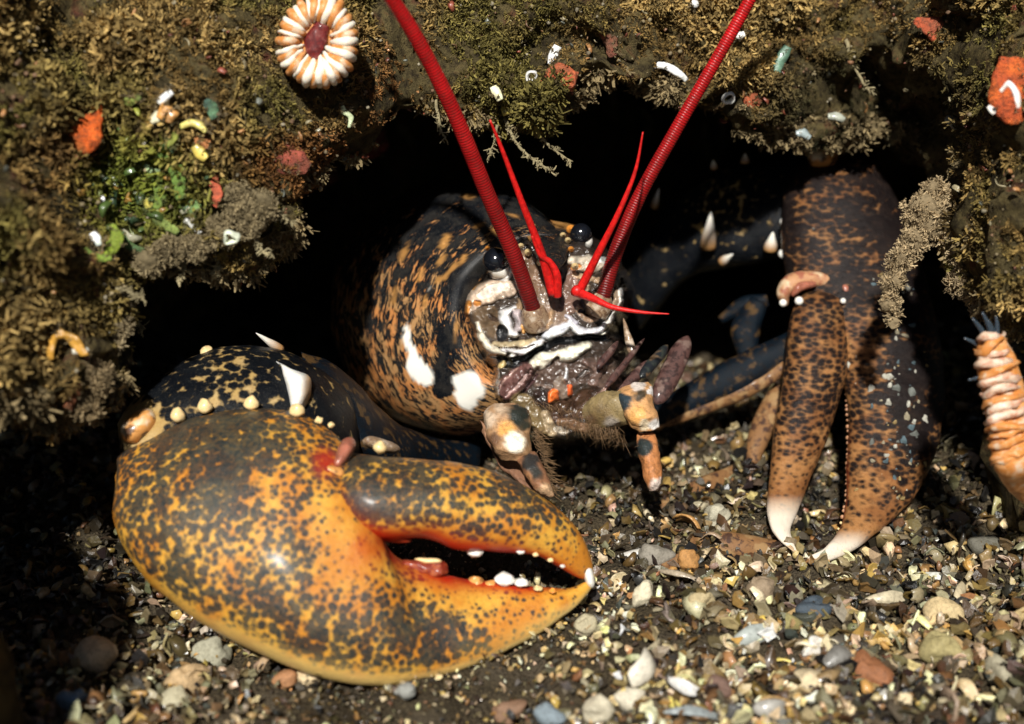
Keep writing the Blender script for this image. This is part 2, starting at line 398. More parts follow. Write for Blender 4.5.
# crusher claw on the left: palm and fixed finger in one shell
PALM = [(116, 468, 55.2, 114, 486, 54.6, .25), (118, 455, 55.4, 114, 520, 53.4, 1.7), (140, 438, 55.6, 135, 566, 52.6, 2.7), (180, 421, 55.6, 178, 607, 52.0, 3.3),
        (225, 411, 55.6, 228, 638, 51.6, 3.5), (275, 409, 55.4, 282, 663, 51.3, 3.4), (318, 422, 55.2, 330, 679, 51.2, 3.1), (352, 455, 54.6, 376, 686, 51.3, 2.7),
        (376, 510, 53.9, 412, 684, 51.6, 2.2), (392, 552, 53.5, 440, 678, 52.0, 1.75), (425, 569, 53.6, 472, 667, 52.5, 1.45), (460, 579, 53.8, 505, 654, 53.0, 1.2),
        (500, 583, 54.1, 537, 637, 53.6, 1.0), (538, 588, 54.4, 563, 618, 54.1, .75), (568, 588, 54.7, 581, 602, 54.6, .5), (588, 578, 55.0, 593, 585, 55.0, .22), (592, 573, 55.1, 594, 575, 55.1, .05)]
V, F, UV = loft(st(PALM), 9, 56, 2.15, .10, .35, 4)
th = UV[:, 1]*2*np.pi; u = UV[:, 0]; edge = -np.cos(th)          # +1 lower margin, -1 upper / gape margin
def scr(V):
    q = V-np.array([0, 0, CAMZ]); d = q[:, 1]*CP-q[:, 2]*SP; up = q[:, 1]*SP+q[:, 2]*CP
    return 512+FPX*q[:, 0]/d, 362-FPX*up/d
X, Y = scr(V)
nz = fbm(V, .5, 3, 71)
R = .66+.10*nz+.05*blend(Y, 425, 500)*blend(X, 250, 340)-.42*blend(1-edge, .03, .20)-.24*blend(np.hypot(X-350, (Y-535)*.7), 10, 58)-.12*np.clip((X-420)/120, 0, 1)
R = R+.10*blend(np.hypot(X-190, Y-470), 30, 120)+.09*blend(np.hypot(X-430, (Y-630)*1.6), 15, 85)-.16*blend(np.hypot(X-455, (Y-590)*2), 10, 60)  # the left patch of dark cover paints the light's fall-off into the pigment
G = 1.0*blend(1+edge, .12, .62)*np.clip((X-360)/25, 0, 1)*np.clip((580-X)/30, 0, 1)+.6*blend(np.hypot(X-325, Y-462), 6, 20)+.5*blend(np.hypot(X-372, Y-548), 8, 36)
G = G*(1+.5*nz)
B = .95*np.clip((u-.93)/.05, 0, 1)+.45*np.clip((X-450)/90, 0, 1)*blend(1-edge, .1, .8)+.8*blend(1-edge, .02, .20)*np.clip((X-150)/120, 0, 1)
CR = mk('crusher_claw', V, F, M['crusher'], LOB, UV, np.stack([R, np.clip(G, 0, 1), np.clip(B, 0, 1)], 1))
DAC = [(352, 452, 54.4, 333, 478, 53.3, .9), (378, 455, 54.3, 334, 505, 52.6, 1.9), (405, 456, 54.4, 354, 532, 52.3, 2.2), (435, 459, 54.5, 388, 540, 52.4, 2.1),
       (465, 464, 54.6, 424, 538, 52.7, 1.95), (497, 473, 54.7, 455, 549, 53.0, 1.75), (530, 489, 54.8, 490, 551, 53.4, 1.5), (560, 510, 54.9, 530, 554, 53.9, 1.15),
       (581, 534, 55.0, 560, 566, 54.4, .8), (592, 558, 55.0, 580, 577, 54.8, .4), (594, 574, 55.1, 591, 579, 55.1, .08)]
V, F, UV = loft(st(DAC), 9, 44, 2.1, .08, .4, 8)
u = UV[:, 0]; edge = -np.cos(UV[:, 1]*2*np.pi); X, Y = scr(V)
nz = fbm(V, .6, 3, 75)
R = .66+.10*nz+.08*blend(np.hypot(X-390, Y-485), 20, 80)-.16*np.clip((X-530)/50, 0, 1)-.22*blend(1-edge, .1, .5)
G = np.clip((1+.5*nz)*1.0*blend(1-edge, .02, .42)*np.clip((.95-u)/.1, 0, 1)*np.clip((u-.12)/.1, 0, 1)+.22*blend(1-edge, .1, .8), 0, 1)
B = .9*np.clip((u-.93)/.05, 0, 1)
mk('movable_finger', V, F, M['crusher'], CR, UV, np.stack([R, G, B], 1))
M['gape'] = plain('red_gape_edge', (.30, .03, .010), .3, .3, 3, .3, .1)
def blob(name, a, b, wa, wb, thick, mat, parent, mid=1.0, e=2.0, dsp=.03, label=None, col=None, nv=18, ns=6, bend=0.0):
    """tapered rounded piece from pixel-depth point a to b; widths in px"""
    a3, b3 = P(*a), P(*b); dr = b3-a3; vd = nrm((a3+b3)/2-np.array([0, 0, CAMZ])); side = nrm(np.cross(dr, vd))
    rows = []; dm = (a[2]+b[2])/2
    for t, k in ((0, .12), (.06, .55), (.2, .9), (.5, 1), (.8, .92), (.94, .58), (1, .12)):
        w = pxcm((wa*(1-t)+wb*t)/2, dm)*k*(1+(mid-1)*math.sin(math.pi*t)); c = a3+dr*t+side*bend*math.sin(math.pi*t)
        rows.append((c+side*w, c-side*w, thick*k))
    V, F, UV = loft(rows, ns, nv, e, dsp, 1.6, len(name))
    o = mk(name, V, F, mat, parent, UV, col(V) if col else None)
    if label: o['label'] = label
    return o
def cone(name, base, tip, r, mat, parent, bulge=.9, nv=10):
    base, tip = np.array(base), np.array(tip); c = [base+(tip-base)*t for t in (0, .3, .6, .85, 1)]
    V, F, UV = tube(c, [r, r*bulge, r*bulge*.62, r*.3, r*.05], 3, nv)
    if mat == M['white']:
        w = np.clip(UV[:, 0]*2.2-.25, 0, 1)[:, None]; return mk(name, V, F, M['spine'], parent, UV, (1-w)*np.array([.42, .22, .08])+w*np.array([.86, .82, .72]))
    return mk(name, V, F, mat, parent, UV)
M['molar'] = spot_material('molar_ridge', (.20, .022, .010), (.38, .09, .025), (.30, .05, .02), 3.6, .45, .65, .3, .04, .1)
# red lips of the gape, teeth and tubercles
blob('gape_lip', (366, 536, 52.3), (412, 541, 52.6), 7, 7, .35, M['gape'], CR)
for a, b, w, m in (((376, 541), (386, 556), 12, 'tan_face'), ((474, 547), (476, 558), 18, 'white'), ((464, 548), (463, 550), 11, 'bead'),
                   ((491, 548), (491, 551), 10, 'white'), ((505, 549), (506, 553), 7, 'bead'), ((520, 552), (521, 555), 8, 'white'), ((535, 555), (536, 558), 6, 'bead'), ((550, 561), (551, 563), 6, 'bead'), ((562, 567), (563, 569), 5, 'white'),
                   ((505, 582), (505, 573), 19, 'white'), ((521, 584), (521, 577), 14, 'white'), ((476, 582), (476, 577), 15, 'orange_face'), ((538, 588), (538, 585), 9, 'bead'), ((552, 590), (553, 588), 7, 'orange_bead'), ((490, 583), (490, 580), 11, 'orange_face')):
    d = 53.3 if a[1] < 570 else 53.6
    up_ = 1 if a[1] > 570 else -1; c = (P(*a, d)+P(*b, d))/2; r = pxcm(w*.55, d); v, f = sphere((0, 0, 0), 1, 10, 14); hz = v[:, 2]*up_; v[:, :2] *= (1-.38*np.clip(hz, 0, 1))[:, None]
    v = c+v*r*np.array([1, .9, max(.55, abs(b[1]-a[1])/w*1.15)])-np.array([0, 0, up_*pxcm(2.0, d)]); v = v+vecnoise(v, 2.2/r, 2, int(a[0]))*r*.22
    mk('tooth', v, f, M[m], CR)
blob('tooth', (396, 565, 53.3), (449, 571, 53.2), 12, 20, .45, M['molar'], CR, 1.15, dsp=.14)
blob('tooth', (414, 559, 53.1), (442, 562, 53.0), 4, 6, .25, M['bead'], CR, 1.2)
blob('tooth', (364, 548, 53), (392, 560, 53), 13, 10, .5, M['tan_face'], CR, 1.1)
blob('tooth', (372, 557, 52.7), (394, 563, 52.7), 5, 5, .3, M['white'], CR, 1.1)
blob('fingertip', (586, 566, 54.9), (592, 588, 54.9), 12, 9, .45, M['white'], CR)
# joint at the base of the moving finger
blob('hinge', (334, 470, 52.6), (352, 438, 53.6), 12, 17, .7, M['flesh'], CR)
blob('hinge', (322, 468, 52.3), (345, 476, 52.4), 14, 12, .5, M['orange_face'], CR)
blob('hinge_membrane', (362, 440, 55), (400, 450, 56), 14, 12, .6, M['tan_face'], CR)
for x, y, r, d in ((178, 418, 7.5, 55.3), (205, 409, 7.5, 55.5), (251, 406, 8, 55.5), (297, 413, 7.5, 55), (319, 423, 4, 55), (331, 428, 3.5, 55), (380, 450, 7, 54)):
    c = P(x, y-3, d-.9); v, f = sphere((0, 0, 0), 1, 10, 14); v[:, :2] *= (1-.35*np.clip(v[:, 2], 0, 1))[:, None]; v = c+v*pxcm(r, d)+vecnoise(v+x, 1.5, 2)*.05; mk('tubercle', v, f, M['bead'], CR)
# wrist and upper arm behind the claw
rows = [(120, 425, 56.5, 122, 455, 55.5, .8), (132, 402, 57.5, 150, 470, 55.5, 2.0), (165, 372, 58.5, 190, 470, 56, 2.8), (205, 353, 59, 235, 470, 56.5, 3.0), (250, 345, 59.5, 275, 465, 57, 3.0),
        (290, 352, 60, 310, 470, 57.5, 2.8), (325, 372, 60.5, 335, 475, 58, 2.4), (352, 400, 61, 352, 480, 59, 1.6), (362, 430, 61, 358, 470, 60, .5)]
V, F, UV = loft(st(rows), 8, 40, 2.2, .12, .5, 6); X, Y = scr(V)
R = .80-.5*blend(np.hypot((X-140), (Y-425)), 14, 34)-.15*blend(np.hypot(X-230, Y-385), 6, 60); G = 0*X; B = 0*X
M['wristc'] = claw_material('wrist_mottled_shell', (.40, .26, .09), (.46, .32, .14), (.5, .05, .01), (.004, .005, .007), 1.9)
M['wristc'].node_tree.nodes['Principled BSDF'].inputs['Specular IOR Level'].default_value = .12
WR = mk('wrist', V, F, M['wristc'], LOB, UV, np.stack([R, G, B], 1))
blob('wrist_knob', (124, 440, 54.6), (155, 412, 55.2), 26, 24, 1.0, M['orange_face'], WR, 1.1)
cone('spine', P(281, 350, 60), P(256, 333, 59), .24, M['white'], WR)
cone('spine', P(207, 352, 58.5), P(204, 347, 58.2), .28, M['bead'], WR, 1.1); cone('spine', P(194, 369, 58), P(186, 366, 57.8), .33, M['bead'], WR, 1.1)
V, F, UV = loft(st([(276, 362, 57.4, 279, 366, 57.4, .1), (281, 366, 57.2, 300, 372, 57.2, .7), (284, 380, 56.6, 311, 378, 57, 1.0), (289, 398, 56.2, 312, 392, 57, 1.1), (292, 410, 56, 309, 405, 57, .8), (298, 417, 56.3, 303, 415, 56.5, .2)]), 6, 20, 2, .05, 1.2)
X, Y = scr(V); w = np.clip((X-303+(Y-375)*.12)/8, 0, 1)[:, None]; mk('spine', V, F, M['spine'], WR, UV, (1-w)*np.array([.90, .87, .80])+w*np.array([.62, .34, .10]))
rows = [(300, 352, 60.5, 330, 440, 60, 1.5), (330, 362, 61.5, 350, 455, 61, 2.0), (365, 392, 63, 380, 470, 62, 2.2), (400, 425, 65, 410, 480, 64, 2.2), (440, 440, 68, 440, 490, 67, 2.0), (480, 440, 71, 480, 490, 70, 1.6)]
V, F, UV = loft(st(rows), 8, 28, 2.1, .1, .6, 3)
mk('upper_arm', V, F, M['leg'], LOB, UV)

# pincer claw on the right
PIN = [(802, 160, 73.5, 846, 146, 73.5, .6), (786, 182, 73.2, 872, 160, 73.5, 1.8), (782, 215, 72.6, 893, 190, 73, 2.4), (782, 255, 71.8, 910, 232, 72.2, 2.5), (792, 292, 71, 926, 278, 71.2, 2.4),
       (822, 322, 70, 937, 326, 70, 2.2), (838, 355, 69, 943, 368, 69, 2.0), (845, 395, 67.8, 944, 408, 67.8, 1.9), (848, 432, 66.6, 938, 448, 66.6, 1.7), (847, 468, 65.4, 922, 485, 65.2, 1.45),
       (846, 500, 63.8, 898, 514, 63.6, 1.1), (841, 527, 62.3, 868, 541, 62.1, .75), (828, 545, 61, 842, 557, 61, .4), (806, 557, 60.2, 811, 564, 60.2, .06)]
V, F, UV = loft(st(PIN), 9, 48, 2.2, .08, .4, 12); X, Y = scr(V); u = UV[:, 0]; edge = np.cos(UV[:, 1]*2*np.pi)
R = .78+.04*np.clip((300-Y)/60, 0, 1)+.16*fbm(V*np.array([1, 1, 2.2]), .7, 3, 61)-.14*np.clip((Y-300)/60, 0, 1)*blend(X, 865, 905)+.16*np.clip((X-875)/25, 0, 1)*np.clip((470-Y)/60, 0, 1)*blend(X, 915, 935)-.22*np.clip((Y-440)/90, 0, 1)  # extra dark cover on the right flank paints its turning from the light
G = .75*blend(1-edge, .0, .12)*np.clip((Y-420)/60, 0, 1)*np.clip((545-Y)/15, 0, 1)
B = np.clip((Y-530)/16, 0, 1)*np.clip((872-X)/14, 0, 1)
PC = mk('pincer_claw', V, F, M['pincer'], LOB, UV, np.stack([R, G, B], 1))
DAP = [(806, 292, 69.6, 838, 288, 69.8, .5), (795, 302, 69.2, 850, 300, 69.5, 1.2), (789, 325, 68.6, 852, 330, 69, 1.5), (785, 360, 67.8, 849, 368, 68, 1.5), (779, 400, 66.8, 838, 404, 67, 1.4), (773, 438, 65.8, 826, 444, 66, 1.25),
       (769, 475, 64.6, 809, 482, 64.8, 1.05), (766, 505, 63.2, 798, 511, 63.4, .75), (771, 528, 61.8, 791, 528, 61.9, .48), (782, 542, 61, 794, 540, 61, .25), (796, 550, 60.5, 798, 551, 60.5, .04)]
V, F, UV = loft(st(DAP), 9, 36, 2.1, .06, .5, 15); X, Y = scr(V)
R = .68-.25*np.clip((Y-420)/80, 0, 1); B = np.clip((Y-495)/22, 0, 1)
mk('movable_finger', V, F, M['pincer'], PC, UV, np.stack([R, 0*X, B], 1))
def band(name, pts, ws, thick, mat, parent, amp=.06):
    rows = []; n = len(pts)
    for i, ((x, y, d), w) in enumerate(zip(pts, ws)):
        a_, b_ = np.array(pts[max(i-1, 0)][:2], float), np.array(pts[min(i+1, n-1)][:2], float); t_ = (b_-a_)/(np.linalg.norm(b_-a_)+1e-9); m_ = np.array([-t_[1], t_[0]])*w/2
        rows.append((x+m_[0], y+m_[1], d, x-m_[0], y-m_[1], d, max(.03, thick*w/max(ws))))
    V, F, UV = loft(st(rows), 8, 22, 2.1, amp, 1.5, int(pts[0][0])); return mk(name, V, F, mat, parent, UV)
M['hinge'] = spot_material('hinge_shell', (.50, .26, .13), (.34, .12, .07), (.66, .48, .30), 2.2, .45, .6, .35, .04, .05)
band('hinge', [(784, 306, 69.4), (783, 294, 69.2), (792, 283, 69.3), (810, 279, 69.4), (832, 282, 69.6), (846, 288, 69.8)], [7, 15, 18, 16, 14, 5], .7, M['hinge'], PC)
band('hinge', [(792, 296, 68.9), (800, 287, 68.8), (816, 284, 69)], [5, 10, 5], .5, M['flesh'], PC)
band('hinge', [(838, 278, 69.6), (845, 287, 69.2), (848, 300, 69)], [6, 11, 5], .5, M['flesh'], PC)
for x, y, r, d in ((783, 303, 4, 68.4), (799, 301, 4.5, 68.2), (843, 301, 3, 68.2), (783, 254, 5, 71.8), (785, 222, 5.5, 72.4), (793, 191, 5.5, 72.6), (806, 174, 4.5, 72.8)):
    v, f = sphere(P(x, y, d), pxcm(r, d), 9, 12); mk('tubercle', v, f, M['white'], PC)
blob('wrist_knob', (808, 158, 72.5), (838, 157, 72.4), 22, 26, .9, M['orange_face'], PC)
# little teeth down the inner edges of the pincer
for k in range(26):
    y = 395+k*5.3+random.uniform(-1.5, 1.5); x = np.interp(y, [395, 432, 468, 500, 527, 545], [846, 848, 847, 846, 840, 826]); d = np.interp(y, [395, 432, 468, 500, 527, 545], [67.8, 66.6, 65.4, 64.2, 63, 62])
    v, f = sphere(P(x, y, d-.1-(.3 if y > 500 else 0)), pxcm(random.uniform(1.2, 2.4), d), 6, 8); mk('tooth', v, f, M['hinge' if k < 24 else 'bead'], PC)
# worm tubes and barnacles crusted on the pincer, one part
vs, fs, cs, off = [], [], [], 0
from mathutils.bvhtree import BVHTree
V, F, UV = loft(st(PIN), 9, 48, 2.2, .08, .4, 12); bvh = BVHTree.FromPolygons(V.tolist(), F)
CAM3 = Vector((0, 0, CAMZ))
for k in range(105):
    y = random.uniform(275, 500); x = random.gauss(895+(y-380)*.06, 15)
    if k > 88: x, y = random.uniform(790, 930), random.uniform(180, 480)
    hit = bvh.ray_cast(CAM3, Vector(P(x, y, 1))-CAM3)
    if hit[0] is None: continue
    r = .05+.20*random.random()**2.2; v, f = sphere((0, 0, 0), r, 6, 8, (random.uniform(.5, 1.3), .4, random.uniform(.6, 1.9))); v = v+vecnoise(v+k, 6, 2, k)*r*.5+np.array(hit[0])
    vs.append(v); fs += [[i+off for i in q] for q in f]; off += len(v)
    c = random.choice([(.35, .30, .2), (.16, .17, .15), (.36, .25, .1), (.10, .15, .17), (.5, .48, .4)]); cs.append(np.tile(c, (len(v), 1)))
tag(mk('crust', np.vstack(vs), fs, M['gravel'], PC, col=np.vstack(cs)), kind='stuff')
# arm of the pincer, running back to the body
rows = [(835, 150, 75, 800, 240, 74.5, 1.6), (805, 148, 76, 785, 255, 75, 2.2), (770, 155, 77, 762, 262, 76, 2.6), (730, 165, 78, 728, 268, 77, 2.7), (695, 185, 79, 700, 275, 78, 2.4), (665, 205, 80, 675, 290, 79, 2.2), (640, 235, 81, 655, 310, 80, 2), (620, 265, 82, 640, 330, 81, 1.6)]
V, F, UV = loft(st(rows), 8, 36, 2.2, .15, .5, 19); X, Y = scr(V)
R = .84-.14*blend(np.hypot(X-720, Y-205), 10, 60)
AR = mk('arm', V, F, M['wristc'], LOB, UV, np.stack([R, 0*X, 0*X], 1))
for b, t, r in (((708, 248, 75.5), (711, 212, 74.5), 8), ((722, 262, 75), (733, 254, 74), 5), ((770, 250, 74), (773, 232, 73.4), 7), ((654, 208, 78), (659, 188, 77.5), 4), ((714, 168, 76), (713, 160, 75.6), 4), ((745, 163, 75), (745, 153, 74.8), 5)):
    cone('spine', P(*b), P(*t), pxcm(r, b[2]), M['white'], AR)

# carapace: rings from the cave forward to the face, rolled a little
ROLL = math.radians(14)
RINGS = [(432, 296, 90, 60, 66), (436, 298, 84, 84, 92), (436, 300, 77, 104, 118), (447, 305, 72, 110, 126), (467, 309, 68.5, 107, 124), (491, 313, 66.2, 99, 112), (512, 315, 64.8, 86, 95), (528, 315, 64.0, 76, 83),
         (536, 315, 64.3, 69, 75), (540, 316, 65.2, 62, 66), (545, 320, 67, 50, 52), (548, 320, 68, 30, 34), (548, 320, 69, 8, 8)]
rc = crom(np.array(RINGS, float), 14); nv = 150; th = np.linspace(0, 2*np.pi, nv, endpoint=False); V = []
for cx, cy, d, rx, ry in rc:
    for a in th:
        x, y = rx*math.sin(a), -ry*math.cos(a)
        if y < 0: x *= 1-.10*(abs(y)/ry)**2
        X_, Y_ = x*math.cos(ROLL)-y*math.sin(ROLL), x*math.sin(ROLL)+y*math.cos(ROLL)
        V.append(P(cx+X_, cy+Y_, d))
V = np.array(V); m = len(rc)
i = np.arange(m-1)[:, None]*nv; j = np.arange(nv)[None]; j2 = (j+1) % nv
F = np.stack([i+j, i+nv+j, i+nv+j2, i+j2], -1).reshape(-1, 4)
UV = np.stack(np.meshgrid(np.linspace(0, 1, m), th/(2*np.pi), indexing='ij'), -1).reshape(-1, 2)
V = V+vecnoise(V, .35, 2, 9)*.12; X, Y = scr(V)
front = UV[:, 0]
def spot(x, y, r0, r1, sx=1, sy=1, rot=0):
    dx, dy = X-x, Y-y; c, s_ = math.cos(rot), math.sin(rot); a, b = dx*c+dy*s_, -dx*s_+dy*c
    w = fbm(np.stack([X*.09, Y*.09, 0*X], 1), 1, 2, 4)*3
    return blend(np.hypot(a/sx, b/sy)+w, r0, r1)*(front < .68)
R = .50+.12*np.clip((300-Y)/90, 0, 1)-.04*np.clip((Y-330)/60, 0, 1)+.22*np.clip((front-.70)/.03, 0, 1)+.15*spot(447, 350, 8, 22, .7, 2.2)+.18*spot(470, 290, 8, 30, 1.2, 1.5)+.4*spot(444, 388, 6, 12)
G = .55*np.clip(spot(440, 262, 2, 4.5, .8, 2.6, .6)+spot(452, 268, 2, 4.5, .7, 2.4, .7)+spot(463, 258, 2, 4.5, .8, 2.2, .6)+spot(468, 196, 1.5, 4, 1.8, .8, -.2)+spot(512, 215, 1, 4, 2, .8, .3)+spot(437, 282, 1.5, 3.5)+spot(447, 240, 1.5, 4, .8, 2.4, .6)
    +spot(420, 275, 1, 4, .8, 2.8, .4)+spot(406, 250, 1, 4, .8, 3, .4)+spot(500, 232, 1, 4, 2, .8, .4)+spot(478, 225, 1, 4, 1.8, .8, -.3)+spot(425, 300, 1, 4, .8, 2)+spot(395, 300, 1, 4, .8, 3)+spot(456, 330, 1, 4, .9, 3, .1), 0, 1)
B = np.clip(spot(419, 372, 8.4, 10.6, .95, 1.8, -.5)+spot(411, 350, 3.5, 5.5, .8, 3.2, -.5)+spot(407, 338, 2, 4, .6, 2.5, -.1)+spot(468, 390, 14, 16.8, 1.0, 1.25, .1)+spot(429, 287, 2.5, 5, 1, 1.1), 0, 1)
mk('carapace', V, F, M['carapace'], LOB, UV, np.stack([R, G, B], 1))
# rostrum with its row of teeth
rows = [(515, 214, 67.2, 583, 226, 67.5, .6), (521, 226, 65.6, 580, 232, 66, .8), (529, 240, 63.6, 573, 243, 64, .75), (538, 251, 61.9, 568, 254, 62, .55), (545, 260, 60.9, 564, 263, 61, .38), (552, 269, 60.2, 558, 270, 60.2, .15)]
V, F, UV = loft(st(rows), 8, 26, 2, .05, 1.2, 2); X, Y = scr(V)
R = .60-.15*blend(abs(Y-222+.2*(X-550)), 2, 9); G = .5*blend(abs(np.hypot(X-556, Y-262)-38), 2, 5)*(Y < 245)
RO = mk('rostrum', V, F, M['carapace'], LOB, UV, np.stack([R, G, 0*X], 1))
for x, y, r, d in ((521, 246, 3.2, 63), (528, 252, 3.6, 62.2), (540, 262, 3.2, 61), (563, 235, 3, 64), (568, 240, 3, 63.2), (571, 249, 3, 62.6), (571, 229, 4.5, 64.8), (487.5, 248, 2.6, 64), (575, 266, 3.5, 61.6)):
    b = P(x, y, d); cone('tooth', b+[0, .25, -.1], b+[0, -.35, .12], pxcm(r, d), M['orange_bead'] if x in (571, 487.5) else M['bead'], RO, 1.05)

def eye(x, y, r, d, sx):
    c = P(x, y, d); rr = pxcm(r, d)
    E = mk('eye', *sphere(c, rr, 20, 26), M['eye'], LOB)
    blob('eye_stalk', (x+sx-r*.6, y+r*.62, d+.1), (x+sx+r*.9, y+r*.75, d+.3), r*1.0, r*1.3, rr*.8, M['pale_face'], E)
eye(496, 261, 13.5, 62.6, 2); eye(581, 234, 11, 64.4, 2)

# face: one relief with its plates, sockets and rims raised and pigmented
OUT = np.array([(458, 312), (464, 292), (480, 282), (484, 262), (500, 244), (520, 238), (545, 240), (562, 238), (585, 240), (604, 252), (620, 270), (628, 292), (624, 312), (612, 330), (618, 345), (626, 372), (632, 396), (618, 420), (590, 440), (552, 446), (524, 432), (506, 410), (494, 396), (492, 372), (478, 350), (468, 328)], float)
def poly_sd(X, Y, Pn):
    d = np.full(X.shape, 1e9); ins = np.zeros(X.shape, bool)
    for k in range(len(Pn)):
        a, b = Pn[k], Pn[(k+1) % len(Pn)]; e = b-a; t = np.clip(((X-a[0])*e[0]+(Y-a[1])*e[1])/(e@e), 0, 1)
        d = np.minimum(d, np.hypot(X-a[0]-t*e[0], Y-a[1]-t*e[1])); c = (a[1] > Y) != (b[1] > Y)
        ins ^= c & (X < (b[0]-a[0])*(Y-a[1])/(b[1]-a[1]+1e-12)+a[0])
    return np.where(ins, d, -d)
